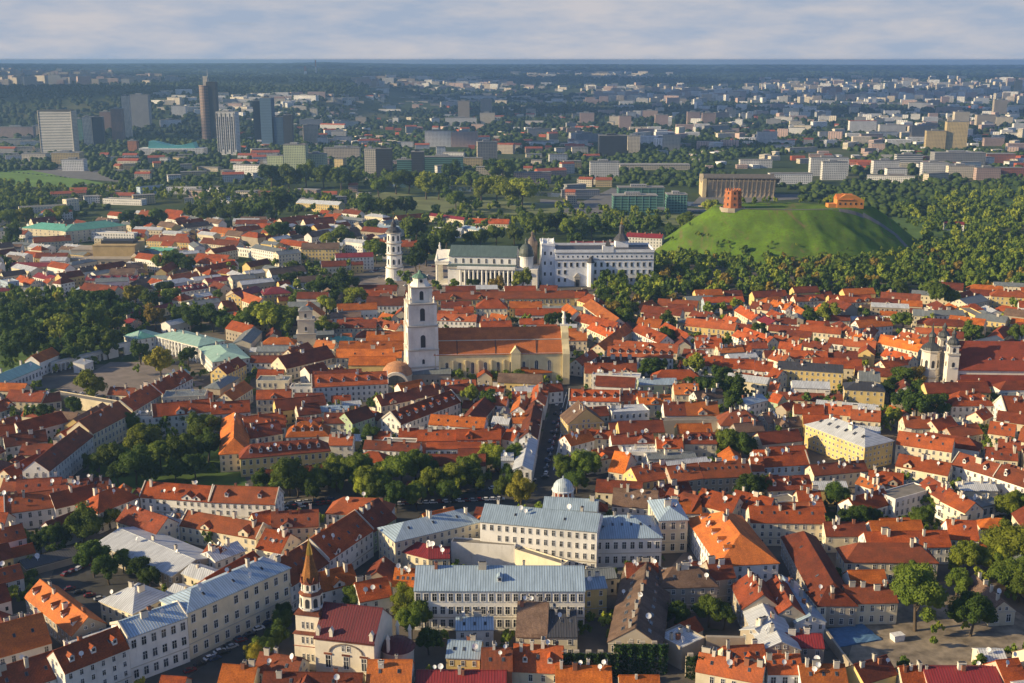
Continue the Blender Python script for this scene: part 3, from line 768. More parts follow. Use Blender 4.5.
k = mix(nt, ramp(nt, noise_out(nt, 0.03, 7, 0.7), 0.38, 0.62), (0.125, 0.225, 0.016), (0.070, 0.125, 0.018))
k = mix(nt, ramp(nt, noise_out(nt, 0.4, 5, 0.7), 0.45, 0.7), k, (0.085, 0.115, 0.02))
k = mix(nt, ramp(nt, noise_out(nt, 0.030, 7, 0.75, stretch=(1.4, 0.4, 0.5), dist=1.5), 0.55, 0.66), k, (0.155, 0.125, 0.055))
k = mix(nt, ramp(nt, noise_out(nt, 0.09, 6, 0.75), 0.62, 0.68), k, (0.045, 0.065, 0.014))
nt.links.new(k, bb.inputs['Base Color']); bb.inputs['Roughness'].default_value = 0.95; bb.inputs['Specular IOR Level'].default_value = 0.1
vs, fs = [], []; nx, nyy = 110, 90
for j in range(nyy):
    for i in range(nx):
        x, y = HC.x - 165 + 330*i/(nx-1), HC.y - 135 + 270*j/(nyy-1); h = hill_h(x, y)
        vs.append((x, y, h if h > 0 else -1.5))
for j in range(nyy-1):
    for i in range(nx-1): a = j*nx+i; fs.append((a, a+1, a+nx+1, a+nx))
o = MB().add(vs, fs).build('hill', m_hill); o['kind'] = 'structure'
for p in o.data.polygons: p.use_smooth = True
patchm = MB()
def hill_path(pts, w, name):
    b = MB(); P = []
    for i in range(len(pts)-1):
        for s in range(8):
            t = s/8; P.append(Vector((pts[i][0]*(1-t)+pts[i+1][0]*t, pts[i][1]*(1-t)+pts[i+1][1]*t, 0)))
    P.append(Vector((*pts[-1], 0))); L_, R_ = [], []
    for i, p in enumerate(P):
        u = (P[min(i+1, len(P)-1)] - P[max(i-1, 0)]).normalized(); n = Vector((-u.y, u.x, 0))*w/2
        for q, l in ((p+n, L_), (p-n, R_)): l.append((q.x, q.y, max(hill_h(q.x, q.y), 0) + 0.35))
    n = len(P); b.add(L_+R_, [(i, i+1, n+i+1, n+i) for i in range(n-1)])
    o = b.build(name, m_road); o['kind'] = 'structure'
hill_path([(HC.x+70, HC.y-18), (HC.x+104, HC.y-26), (HC.x+118, HC.y-60), (HC.x+128, HC.y-86), (HC.x+150, HC.y-110)], 6, 'hill_path')
hill_path([(HC.x-82, HC.y-4), (HC.x-60, HC.y-22), (HC.x, HC.y-29), (HC.x+70, HC.y-20)], 5, 'summit_path')
# castle tower
brick = plaster('castle_brick', (0.46, 0.17, 0.075), 0.05)
tp = Vector((HC.x - 68, HC.y - 12, HH - 0.6))
root = empty('brick_castle_tower', tp); root.scale = (.86, .86, .92)
b = MB(); b.lathe([(11.4, -4), (11.2, 7.5), (10.9, 7.6), (10.7, 15), (10.4, 15.1), (10.2, 21)], 8, rot=R(22.5)); b.build('wall', brick, root)
for i in range(16):
    a = 2*math.pi*i/16; bb_ = MB().box(-0.6, 0.6, -0.9, 0.9, 20.9, 22.6); bb_.build('battlement', brick, root, (9.3*math.cos(a), 9.3*math.sin(a), 0), a)
for zz, rr in ((4, 10.45), (11, 9.95), (17, 9.5)):
    for i in range(8):
        a = R(45*i); q = MB().box(-0.08, 0.3, -0.8, 0.8, 0, 2.8); q.build('window', glass, root, (rr*math.cos(a), rr*math.sin(a), zz), a)
MB().lathe([(0.14, 21), (0.08, 36)], 6).build('flagpole', paint, root)
tag(root, 'octagonal red brick castle tower with battlements on top of the green hill', 'tower')
LM = [('the brick castle tower', 734, 198)]
r2 = MB().lathe([(14, -3), (13.5, 1.6), (13.0, 1.6), (12.8, 0.5)], 12).build('retaining_wall', WALL['s'](), None, (tp.x, tp.y, tp.z)); tag(r2, 'low stone retaining wall round the foot of the castle tower', 'wall')
# summit building wrapped in orange
A, B = at(838, 208, HH), at(866, 209, HH)
root = empty('orange_summit_building', ((A.x+B.x)/2, A.y+8, HH-1)); L = (B-A).length
MB().extrude_y([(-L/2,0),(L/2,0),(L/2,9),(L*.18,14),(-L*.2,15),(-L/2,10)], -6, 8).build('wall', WALL['o'](), root)
MB().extrude_x([(-7,9.6),(0,15.4),(8.6,10)][::-1], -L/2-.4, L/2*.2).build('roof', ROOF['o'](), root)
MB().box(-L/2-9, -L/2, -5, 6, 0, 5).build('side_wing', WALL['o'](), root)
for i in range(5): MB().box(-0.8, 0.8, -0.2, 0.1, 0, 2.4).build('window', glass, root, (-L/2+3+i*(L-6)/4, -6, 4))
tag(root, 'bright orange building at the right end of the grassy hill top', 'building')
LM.append(('the orange hilltop building', 850, 200))

# ------------------------------------------------------------------ white baroque bell tower
cream = plaster('tower_plaster', (0.86, 0.82, 0.72), 0.03); copper = seam('green_copper', (0.12, 0.24, 0.17), 0.6)
def sq(b, w, z0, z1, m=0): b.box(-w/2, w/2, -w/2, w/2, z0, z1, m)
g = at(420, 387, 0); Yt = g.y
root = empty('baroque_bell_tower', (g.x + 0.5, g.y + 9, 0), R(13))
b = MB()
for w, z0, z1 in ((18.6, 0, 12.4), (18.0, 12.4, 23.4), (17.6, 23.4, 38.6), (16.6, 39.6, 52.6), (11.6, 53.5, 62.5)): sq(b, w, z0, z1)
for w, z0, z1 in ((18.0, 0, 12.4), (17.4, 13, 23.4), (17.0, 24, 38.6), (16.0, 39.6, 52.6), (11.2, 53.5, 62.5)):   # corner pilasters
    for sx in (-1, 1):
        for sy in (-1, 1): b.box(sx*w/2-1.0, sx*w/2+1.0, sy*w/2-1.0, sy*w/2+1.0, z0+.1, z1-.1)
b.build('shaft', cream, root)
for w, z0 in ((20.0, 12.3), (19.8, 23.3), (19.6, 38.5), (18.4, 52.5), (13.8, 62.4)):
    c_ = MB(); sq(c_, w-0.9, z0, z0+0.5); sq(c_, w, z0+0.5, z0+1.1); c_.build('cornice', stone_trim, root)
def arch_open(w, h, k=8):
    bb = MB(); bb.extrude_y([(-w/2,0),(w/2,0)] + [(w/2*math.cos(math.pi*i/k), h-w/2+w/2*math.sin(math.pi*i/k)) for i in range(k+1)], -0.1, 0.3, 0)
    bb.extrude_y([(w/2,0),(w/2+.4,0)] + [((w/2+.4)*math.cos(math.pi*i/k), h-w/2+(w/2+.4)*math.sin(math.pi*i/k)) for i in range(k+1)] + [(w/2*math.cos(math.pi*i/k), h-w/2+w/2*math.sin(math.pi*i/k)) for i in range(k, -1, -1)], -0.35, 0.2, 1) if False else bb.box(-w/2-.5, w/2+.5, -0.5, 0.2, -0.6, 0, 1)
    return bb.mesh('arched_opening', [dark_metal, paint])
ao = arch_open(3.0, 8.0); ao2 = arch_open(2.4, 5.6); nich = arch_open(1.6, 3)
for k_, (w, z, me) in enumerate(((17.7, 25.5, ao), (16.7, 42.5, ao), (11.7, 55.3, ao2), (18.1, 15, nich), (18.7, 3, nich))):
    for q in range(4):
        a = R(90*q); link('arched_opening', me, root, (math.sin(a)*w/2, -math.cos(a)*w/2, z), a)
dm = MB(); dm.lathe([(6.6,63.4),(5.4,65.4),(4.7,67.4),(4.6,68.6)], 8, rot=R(22.5)); dm.build('lantern', cream, root)
for q in range(4): a = R(90*q); oc = MB(); oc.lathe([(1.0,0),(1.0,.5)], 10); oc.v = [(x, -z, y) for x, y, z in oc.v]; oc.build('round_window', dark_metal, root, (math.sin(a)*4.7, -math.cos(a)*4.7, 67), a)
MB().lathe([(5.3,68.6),(4.9,69.2),(3.4,70.4),(1.9,71.0),(1.2,71.8),(0.3,73.4)], 8, rot=R(22.5)).build('dome', copper, root)
MB().box(-.12,.12,-.12,.12,73.2,77).box(-1,1,-.12,.12,75.2,75.5).build('cross', gold, root)
for sx in (-1, 1):
    for sy in (-1, 1): MB().lathe([(.7,53.4),(.5,55.5),(.8,56),(.1,58)], 8, c=(sx*7.4, sy*7.4)).build('finial', cream, root)
tag(root, 'tall white baroque bell tower with small green cap beside the yellow church', 'bell tower')
LM.append(('the white baroque bell tower', 420, 330))

# ------------------------------------------------------------------ yellow church
YW = plaster('church_yellow', (0.76, 0.64, 0.37), 0.03)
A, B = at(434, 354, 21), at(562, 352, 21)
def base_of(A, B, d):
    v = B-A; v.z = 0; L = v.length; u = v/L; n = Vector((-u.y, u.x, 0)); c = (A+B)/2 + n*d/2; return empty('tmp', (c.x, c.y, 0), math.atan2(u.y, u.x)), L
root, L = base_of(A, B, 27); root.name = 'yellow_church'; d = 27; t = 13.5/13.5
wall_mb('g', L, d, 21, t).build('wall', YW, root); rf = roof_mb('g', L, d, 21, t, 0.6, 0.4).build('roof', tiles('tile_church', (0.62, 0.165, 0.030), (0.44, 0.11, 0.025), vary=0.04), root)
MB().box(-L/2, L/2, -7.15, -6.65, 21+6.45*t+0.2, 21+6.45*t+0.65).build('snow_rail', chim_w, rf)
for x in (-L*.32, -L*.02, L*.30): MB().extrude_x([(-13.9, 20.8),(-7.2, 20.8+6.7*t+.5),(-7.2,20.8+6.7*t+.2),(-13.9,20.4)], x-.2, x+.2).build('roof_gutter', dark_metal, rf)
for i in range(9):
    x = -L/2 + 8 + i*(L-16)/8
    link('arched_window', WIN['arch'], root, (x, -d/2-.02, 8 if i < 7 else 4.5), 0, (1.15 if i < 7 else 1.35, 1, 1.1 if i < 7 else 1.75))
for i in range(8):
    x = -L/2 + 3.5 + i*(L-16)/8; MB().box(x-.5, x+.5, -d/2-1.1, -d/2-.01, 0, 16.5).build('buttress', YW, root)
MB().box(8, 14, -d/2-2, -d/2+1, 0, 21).extrude_y([(7.6,21),(14.4,21),(11,25)], -d/2-2.2, -d/2+4).build('stair_turret', [YW], root)
MB().box(-L/2-.3, L/2+.3, -d/2-.5, -d/2-.003, 20.0, 20.7).build('cornice', paint, root)
f = MB(); X = L/2
f.extrude_x([(-15,0),(15,0),(15,20),(13.5,23),(9.5,25),(7.5,28),(6.6,32),(3,35),(-3,35),(-6.6,32),(-7.5,28),(-9.5,25),(-13.5,23),(-15,20)], X+.3, X+4.8); f.build('facade', YW, root)
s_ = MB(); s_.box(X, X+5, -1.8, 1.8, 34.9, 36.2).lathe([(1.3,36.2),(1.1,39.6),(1.6,40),(0.9,41.6),(0.6,43.6),(0.1,44.6)], 10, c=(X+2.5, 0)); s_.build('statue_pillar', cream, root)
tag(root, 'long yellow church with arched windows and high tiled roof beside the tall bell tower', 'church')
LM.append(('the long yellow church', 500, 352))
# half-dome apse left of the bell tower
g = at(397, 390, 0); root = empty('half_domed_chapel', (g.x, g.y+4, 0)); 
MB().lathe([(9.4,0),(9.4,9),(9.9,9.1),(9.9,9.7)], 24).build('wall', WALL['c'](), root)
MB().lathe([(9.7,9.7),(8.6,13),(6.2,15.6),(3,17),(0.1,17.4)], 24).build('dome', tiles('tile_pale', (0.50,0.25,0.12), (0.35,0.18,0.1)), root)
fr = MB(); fr.extrude_y([(-8,0),(8,0)] + [(8*math.cos(math.pi*i/14), 5+8*math.sin(math.pi*i/14)) for i in range(15)], -10.4, -8.0); fr.build('arch_front', chim_w, root)
fg = MB(); fg.extrude_y([(-6.3,5),(6.3,5)] + [(6.3*math.cos(math.pi*i/14), 5+6.3*math.sin(math.pi*i/14)) for i in range(1, 14)], -10.55, -10.0); fg.build('lunette_window', glass, root)
tag(root, 'cream chapel with half dome and arched lunette at the foot of the white bell tower', 'chapel')

# ------------------------------------------------------------------ cathedral, its belfry and the palace
white = plaster('cathedral_white', (0.84, 0.82, 0.77), 0.02); slate = seam('roof_green_grey', (0.10, 0.15, 0.14), 0.6, rust_amt=0.1)
g = at(394, 281, 0); root = empty('round_belfry', (g.x, g.y+8, 0))
Yb = g.y + 8
def zz(py): return z_at(py, Yb)
b = MB(); b.lathe([(9.3, 0), (8.6, 2), (8.2, 11.5)], 24); b.lathe([(7.6,12.3),(7.2,24)], 8, rot=R(22.5)); b.lathe([(7.2,24.8),(6.9,34.5)], 8, rot=R(22.5)); b.lathe([(6.8,35.3),(6.5,44)], 8, rot=R(22.5)); b.build('shaft', white, root)
for r_, z_ in ((8.7,11.4),(8.1,23.9),(7.8,34.4),(7.6,43.9)): MB().lathe([(r_,z_),(r_+.3,z_+.5),(r_,z_+.9)], 24).build('cornice', stone_trim, root)
for k_, (zb, ap) in enumerate(((15, 7.0), (27, 6.6), (37, 6.2))):
    for q in range(8):
        a = R(45*q); link('arched_opening', nich, root, (math.sin(a)*ap, -math.cos(a)*ap, zb), a, (1.2,1,1.7))
MB().lathe([(7.0,44.8),(6.6,46.5),(4.4,49),(2.6,50),(2.4,52.5),(2.8,52.8),(1.4,54.5),(0.7,56.5),(0.15,60)], 12).build('spire', seam('sheet_dark', (0.055,0.055,0.062)), root)
MB().box(-.15,.15,-.15,.15,59.5,64).box(-1.2,1.2,-.15,.15,61.8,62.2).build('cross', gold, root)
tag(root, 'white round cathedral belfry with dark cupola standing alone on the square', 'bell tower'); LM.append(('the round white belfry', 394, 250))

A, B = at(448, 287, 0), at(515, 288.5, 0); root, L = base_of(A, B, 44); root.name = 'white_cathedral'
wb = MB(); wb.box(-L/2, L/2, -22, 22, 0, 19); wb.extrude_x([(-14,19),(-14,27.4),(0,34.6),(14,27.4),(14,19)], -L/2, L/2); wb.build('wall', white, root)
rf = MB(); t = 7.6/14.6
rf.extrude_x([(-14.9,26.8),(0,34.7),(14.9,26.8),(14.9,27.3),(0,35.2),(-14.9,27.3)][::-1], -L/2-.3, L/2+.3); rf.build('roof', slate, root)
MB().box(-L/2-.3, L/2+.3, -22.5, -14.05, 19.0, 20.2).box(-L/2-.3, L/2+.3, 14.05, 22.5, 19, 20.2).build('aisle_roof', slate, root)
MB().box(-L/2-.6, L/2+.6, -23.0, -22.01, 17.2, 18.6).build('cornice', stone_trim, root)
n = 13
for i in range(n):
    x = -L/2 + 12 + i*(L-14)/(n-1); MB().lathe([(0.95,0.8),(0.9,1.4),(0.8,16.6),(1.05,17.2)], 10, c=(x, -24.2)).build('column', white, root)
MB().box(-L/2+9, L/2+.3, -25.6, -22.02, 17.22, 19.6).box(-L/2+9, L/2+.3, -25.6, -22.02, 0, 0.8).build('colonnade_beam', white, root)
for i in range(n-1):
    x = -L/2 + 12 + (i+.5)*(L-14)/(n-1); MB().box(x-1.1, x+1.1, -22.12, -21.9, 5, 14).build('window', glass, root)
for i in range(8):
    x = -L/2 + 6 + i*(L-12)/7; link('arched_window', WIN['arch'], root, (x, -14.05, 21), 0, (1.3, 1, .65))
pf = MB(); pf.box(-L/2-13, -L/2-.02, -14, 14, 0, 1.2); pf.box(-L/2-13, -L/2-.02, -14.4, 14.4, 19, 22); pf.extrude_x([(-15,22),(15,22),(0,31)], -L/2-13.4, -L/2-.02); pf.build('portico', cream, root)
for i in range(6): MB().lathe([(1.3,1.2),(1.1,18.2),(1.5,19)], 12, c=(-L/2-11.6, -12.3+i*4.92)).build('portico_column', cream, root)
for x, y, z in ((-L/2-11, 0, 31), (-L/2-11, -13.5, 22.4), (-L/2-11, 13.5, 22.4)):
    MB().box(x-1, x+1, y-1, y+1, z-.4, z+1.2).lathe([(0.9,z+1.2),(1.1,z+3),(0.6,z+4.6),(0.5,z+5),(0.7,z+5.6),(0.15,z+6.4)], 8, c=(x,y)).build('statue', white, root)
MB().lathe([(6.3,-0.0),(6.3,27),(6.9,27.1),(6.9,28)], 20, c=(L/2+9, -10)).box(L/2+.01, L/2+20, -20, 4, 0, 17).build('chapel_wall', cream, root)
MB().lathe([(7.0,28),(6.9,31),(5.8,35),(3.6,38),(1.4,39.4),(1.3,41.5),(1.7,42),(0.2,44.5)], 20, c=(L/2+9, -10)).build('chapel_dome', seam('dome_dark', (0.075,0.095,0.08), 0.5), root)
MB().lathe([(4.8,17),(4.8,34),(5.4,34.2),(4.6,38),(2.2,41),(1.2,42),(1.1,44.5),(1.5,45),(0.2,47)], 16, c=(L/2+12, 14)).build('rear_cupola', seam('dome_brown', (0.18,0.13,0.10), 0.5), root)
tag(root, 'white neoclassical cathedral with columned side, portico statues and green-grey roof', 'cathedral'); LM.append(('the white columned cathedral', 480, 265))

pw = plaster('palace_white', (0.83, 0.84, 0.85), 0.02)
A, B = at(555, 286.5, 0), at(653, 286, 0); root, L = base_of(A, B, 40); root.name = 'white_palace'
X = L/2
w_ = MB(); w_.box(-X, X, -20, 20, 0, 31); w_.box(-X-12, -X-.01, -14, 16, 0, 36); w_.build('wall', pw, root)
at_ = MB()
for (x0, x1, y0, y1, z) in ((-X,X,-20,20,31),(-X-12,-X-.01,-14,16,36)):
    for a_ in ((x0-.3,x1+.3,y0-.3,y0+.5),(x0-.3,x1+.3,y1-.5,y1+.3),(x0-.3,x0+.5,y0+.5,y1-.5),(x1-.5,x1+.3,y0+.5,y1-.5)): at_.box(*a_, z, z+2.6)
at_.build('parapet', pw, root)
for z_ in (24.2, 30.4): MB().box(-X-.5, X+.5, -20.5, -20.01, z_, z_+.7).build('cornice', plain('grey_cornice', (0.2,0.2,0.21)), root)
MB().box(-X+.6, X-.6, -19.4, 19.4, 31.0, 31.5).build('roof', ROOF['k'](), root)
for i in range(20):
    x = -X+2.5 + i*(L-5)/19; MB().box(x-.5, x+.5, -20.12, -19.9, 26.6, 28.2).build('attic_window', glass, root)
for r_, zz_, h_ in ((0,18.2,3.6),(1,11.5,3.4),(2,4.5,3.0)):
    for i in range(16):
        x = -X+3.5 + i*(L-7)/15
        if r_ and abs(x+X*.55) < 7: continue
        MB().box(-1.0, 1.0, -.15, .1, 0, h_, 0).box(-1.3, 1.3, -.3, .1, -.35, 0, 1).box(-1.3,1.3,-.3,.1,h_,h_+.35,1).build('window', [glass, stone_trim], root, (x, -20, zz_))
for zz_ in (9, 19, 28):
    for x in (-X-9, -X-3.5): MB().box(x-.8, x+.8, -14.15, -13.9, zz_, zz_+3).build('window', glass, root)
MB().box(-X*.55-2.6,-X*.55+2.6,-20.9,-19.9,0,8.5).extrude_y([(-X*.55-3.4,8.5),(-X*.55+3.4,8.5),(-X*.55,12.5)], -21.2, -20).build('portal', stone_trim, root)
MB().box(-X*.55-1.5,-X*.55+1.5,-21.1,-20.88,0,6.5).build('gate', dark_metal, root)
MB().lathe([(3.2,0),(3.2,21),(3.6,21.3),(3.6,22)], 8, c=(-X*.28,-21)).build('turret', pw, root)
MB().lathe([(3.8,22),(2.4,25),(0.1,28)], 8, c=(-X*.28,-21)).build('turret_roof', ROOF['k'](), root)
MB().box(-2, 8, -20.6, -16, 31, 37).build('attic_tower', pw, root)
MB().lathe([(3.6,37),(2.2,40),(0.1,42.5)], 4, c=(3,-18.3), rot=R(45)).build('attic_tower_roof', ROOF['k'](), root)
tx = X*.42
MB().box(tx-6, tx+6, 6, 18, 31, 37.5).build('belvedere', pw, root)
MB().lathe([(8,37.5),(6.5,39.5),(3.8,42.5),(2.5,44),(2.3,49),(2.8,49.4),(1.2,52)], 8, c=(tx,12), rot=R(22.5)).build('belvedere_dome', ROOF['k'](), root)
MB().lathe([(1.2,52),(1.4,53.4),(0.6,55),(0.1,59)], 8, c=(tx,12)).build('gilded_crown', gold, root)
for x in (-X-11,-X-1.2,-X-6): MB().lathe([(.8,38.6),(.5,41),(.8,41.5),(.1,44)], 8, c=(x,-13)).build('finial', pw, root)
tag(root, 'large white palace with balustraded attic and dark domed tower beside the cathedral', 'palace'); LM.append(('the large white palace', 600, 262))

# ------------------------------------------------------------------ spired brick-roofed orthodox church (front left)
cw = plaster('orthodox_cream', (0.80, 0.72, 0.58), 0.03); mr = seam('church_maroon', (0.115, 0.012, 0.014), 0.5, rust_amt=0.35, rust=(0.42,0.12,0.05)); br = tiles('brick_band', (0.36,0.11,0.06))
A, B = at(316, 637.5, 15), at(377, 641.5, 15); root, L = base_of(A, B, 19); root.name = 'spired_church'; root.rotation_euler.z -= R(5)
d = 19; t = 7.6/9.5; X = L/2
wall_mb('g', L, d, 15, t).build('wall', cw, root); rf = roof_mb('g', L, d, 15, t, .5, .3).build('roof', mr, root)
MB().box(-X-.3, X+.3, -d/2-.5, -d/2-.003, 14.0, 14.6).build('cornice', br, root)
for x in (-X+4.5, 0.5, X-3.6): link('window', WIN['tall'], root, (x, -d/2-.02, 4.2), 0, (1.4, 1.3, 1.9)); MB().box(x-1.4, x+1.4, -d/2-.35, -d/2-.005, 8.9, 9.5).build('window_hood', br, root)
for x in (-.4, 1.4): link('window', WIN['small'], root, (x, -d/2-.02, 10.6), 0, (1.0, 1, 1.6))
ha = MB()
for i in range(10):
    a0, a1 = math.pi*i/10, math.pi*(i+1)/10
    ha.extrude_y([(0.5+5.6*math.cos(a0), 9.9+3.1*math.sin(a0)), (0.5+6.0*math.cos(a0), 9.9+3.5*math.sin(a0)), (0.5+6.0*math.cos(a1), 9.9+3.5*math.sin(a1)), (0.5+5.6*math.cos(a1), 9.9+3.1*math.sin(a1))], -d/2-.35, -d/2-.005)
ha.build('arched_hood', plain('grey_mould', (0.22,0.18,0.15)), root)
for x in (-X+1, X-1, -X*.45): MB().box(x-.6, x+.6, -d/2+.2, -d/2+1.4, 14.6, 17.2).extrude_y([(x-.8,17.2),(x+.8,17.2),(x,18.6)], -d/2, -d/2+1.6).build('pinnacle', cw, root)
MB().lathe([(5.4,0),(5.4,7.8),(5.8,8),(5.8,8.6)], 20, c=(X+4.6, 1)).build('apse_wall', cw, root)
MB().lathe([(6.1,8.6),(4.8,10.2),(2.6,11.4),(0.1,11.8)], 20, c=(X+4.6, 1)).build('apse_roof', mr, root)
for x, y in ((X+3,-4),(X+8,4),(X+3,6)): MB().lathe([(.6,9),(.6,13.5),(.8,13.6),(.1,15.5)], 8, c=(x,y)).build('pinnacle', cw, root)
tx, ty = -X-4.2, -1.0
TZ = [0, 13.2, 20.0, 20.6, 26.6, 27.4, 30.6, 31.4, 39.5, 45.5, 47.5]
tw = MB(); tw.box(tx-4.8,tx+4.8,ty-4.8,ty+4.8,0,13.2); tw.box(tx-4.2,tx+4.2,ty-4.2,ty+4.2,13.2,20); tw.lathe([(3.9,20.6),(3.8,26.6)], 8, c=(tx,ty), rot=R(22.5)); tw.lathe([(3.1,27.2),(3.0,30.6)], 8, c=(tx,ty), rot=R(22.5)); tk = tw.build('tower', cw, root)
for w_, z0, z1 in ((7.1,8.6,9.1),(7.4,13.0,13.9),(6.6,19.8,20.9)): MB().lathe([(w_,z0),(w_*.86,z1)], 4, c=(tx,ty), rot=R(45)).build('skirt_roof', br, tk)
for z0, r_ in ((26.4,4.3),(30.4,3.6)): MB().lathe([(r_,z0),(r_*.8,z0+.8)], 8, c=(tx,ty), rot=R(22.5)).build('skirt_roof', br, tk)
MB().lathe([(3.3,31.1),(2.0,35.5),(1.05,40)], 8, c=(tx,ty), rot=R(22.5)).build('spire', tiles('spire_brown', (0.40,0.17,0.045), (0.24,0.10,0.03)), tk)
MB().lathe([(1.1,40),(0.8,42),(0.35,44),(0.1,45.6)], 8, c=(tx,ty), rot=R(22.5)).box(tx-.08,tx+.08,ty-.08,ty+.08,45.4,47.6).box(tx-.6,tx+.6,ty-.08,ty+.08,46.5,46.75).build('gilded_top', gold, tk)
for i in range(8):
    a = R(45*i); MB().extrude_y([(-.9,0),(.9,0),(0,2.0)], -.3,.5).build('gablet', br, tk, (tx+math.sin(a)*3.1, ty-math.cos(a)*3.1, 30.7), a)
    link('belfry_opening', nich, tk, (tx+math.sin(a)*3.55, ty-math.cos(a)*3.55, 22), a, (.9,1,1.1))
    link('belfry_opening', nich, tk, (tx+math.sin(a)*2.8, ty-math.cos(a)*2.8, 28), a, (.5,1,.65))
for z_, w_ in ((9.8, 4.8), (15.0, 4.2), (3.5, 4.8)):
    for q in range(4):
        a = R(90*q)
        for u in (-1.6, 0, 1.6): link('niche', WIN['tall'], tk, (tx+math.sin(a)*w_+math.cos(a)*u, ty-math.cos(a)*w_+math.sin(a)*u, z_), a, (.62,1,1.0))
tag(root, 'cream church with maroon metal roof and slim brown spire with gilded tip, bottom left', 'church'); LM.append(('the spired maroon-roofed church', 335, 640))

# ------------------------------------------------------------------ twin-towered church (right edge)
g = at(963, 398, 0); root = empty('twin_towered_church', (g.x + 24, g.y + 16, 0), R(-3))
bw = plaster('baroque_white', (0.78, 0.71, 0.60), 0.02); darkcu = seam('cupola_dark', (0.05,0.055,0.055), 0.5, rust_amt=0.1)
w_ = MB(); w_.extrude_x([(-11,0),(-11,17),(0,31),(11,17),(11,0)], -26, 34); w_.box(-24, 34, -17, -11.01, 0, 8); w_.build('wall', bw, root)
rf = MB(); rf.extrude_x([(-12,15.9),(0,31.2),(12,15.9),(12,16.4),(0,31.8),(-12,16.4)][::-1], -25.6, 34.4); rf = rf.build('roof', tiles('tile_deep_red', (0.30,0.045,0.022), (0.22,0.035,0.02)), root)
MB().extrude_x([(-18,7.7),(-11.2,12.8),(-11.2,13.3),(-18,8.3)][::-1], -24.4, 34.4).build('aisle_roof', tiles('tile_deep_red', 0), root)
for i in range(6): link('arched_window', WIN['arch'], root, (-18+i*9.5, -17.02, 2.2), 0, (1.2,1,.7))
for i in range(4): link('dormer', dorm_single('r'), rf, (-6+i*7, -7.6, 21.0), 0, (1.2,1.2,1.2))
fa = MB(); fa.box(-30, -26.1, -8, 8, 0, 25); fa.extrude_x([(-5,25),(5,25),(4,30),(2,34),(-2,34),(-4,30)], -29.6, -26.4); fa.build('facade', bw, root)
for y in (-9, 9):
    tb = MB(); tb.box(-32.5, -25.9, y-3.3, y+3.3, 0, 25.5); tb.box(-32, -26.4, y-2.8, y+2.8, 26.3, 31); tb.build('tower', bw, root)
    MB().box(-33,-25.4,y-3.8,y+3.8,25.4,26.4).box(-32.6,-25.8,y-3.4,y+3.4,30.9,31.6).build('cornice', stone_trim, root)
    MB().lathe([(3.5,31.6),(3.6,33),(2.6,34.8),(1.3,35.8),(1.1,37.6),(1.6,38.2),(.2,41)], 10, c=(-29.2,y)).build('cupola', darkcu, root)
    for zb in (7, 18): link('arched_opening', nich, root, (-29.2, y-3.3, zb), 0); link('arched_opening', nich, root, (-32.5, y, zb), R(-90))
    link('arched_opening', nich, root, (-29.2, y-2.8, 27), 0); link('arched_opening', nich, root, (-32, y, 27), R(-90))
tag(root, 'white twin-towered baroque church with huge deep red roof at the right edge', 'church'); LM.append(('the twin-towered church', 985, 365))
g = at(931, 392, 0); root = empty('octagonal_bell_tower', (g.x, g.y+6, 0))
MB().lathe([(6.3,0),(6.0,9)], 8, rot=R(22.5)).lathe([(5.6,9.9),(5.3,25)], 8, rot=R(22.5)).build('shaft', bw, root)
for r_, z_ in ((6.6,8.9),(6.1,24.9)): MB().lathe([(r_,z_),(r_+.3,z_+.4),(r_-.1,z_+1)], 8, rot=R(22.5)).build('cornice', stone_trim, root)
MB().lathe([(6.0,25.8),(5.6,27.6),(3.2,29.6),(1.9,30.4),(1.8,33.5),(2.4,34),(2.0,35.6),(.8,37),(.5,39),(.1,43)], 8, rot=R(22.5)).build('cupola', darkcu, root)
for q in range(8): a = R(45*q); link('arched_opening', nich, root, (math.sin(a)*5.05, -math.cos(a)*5.05, 15), a, (1.1,1,1.6))
tag(root, 'white octagonal bell tower with black cupola left of the twin-towered church', 'bell tower')

# small classical tower left of centre
g = at(306, 352, 0); root = empty('square_stone_tower', (g.x, g.y+5, 0), R(8)); b = MB(); sq(b, 13, 0, 13); sq(b, 11.5, 13.6, 23); sq(b, 9, 23.6, 29)
b.build('shaft', WALL['c'](), root)
for w, z in ((14,12.9),(12.6,22.9),(10,28.9)): c_ = MB(); sq(c_, w, z, z+.8); c_.build('cornice', stone_trim, root)
for w, z in ((13,4),(11.5,15.5),(9,24.6)):
    for q in range(4): a = R(90*q); link('arched_opening', nich, root, (math.sin(a)*w/2, -math.cos(a)*w/2, z), a, (1,1,.95))
MB().lathe([(6.2,29.7),(4,31.4),(.4,32.4)], 4, rot=R(45)).build('roof', ROOF['g'](), root)
tag(root, 'square stone church tower left of the white bell tower above the red roofs', 'tower'); LM.append(('the square stone tower', 306, 328))

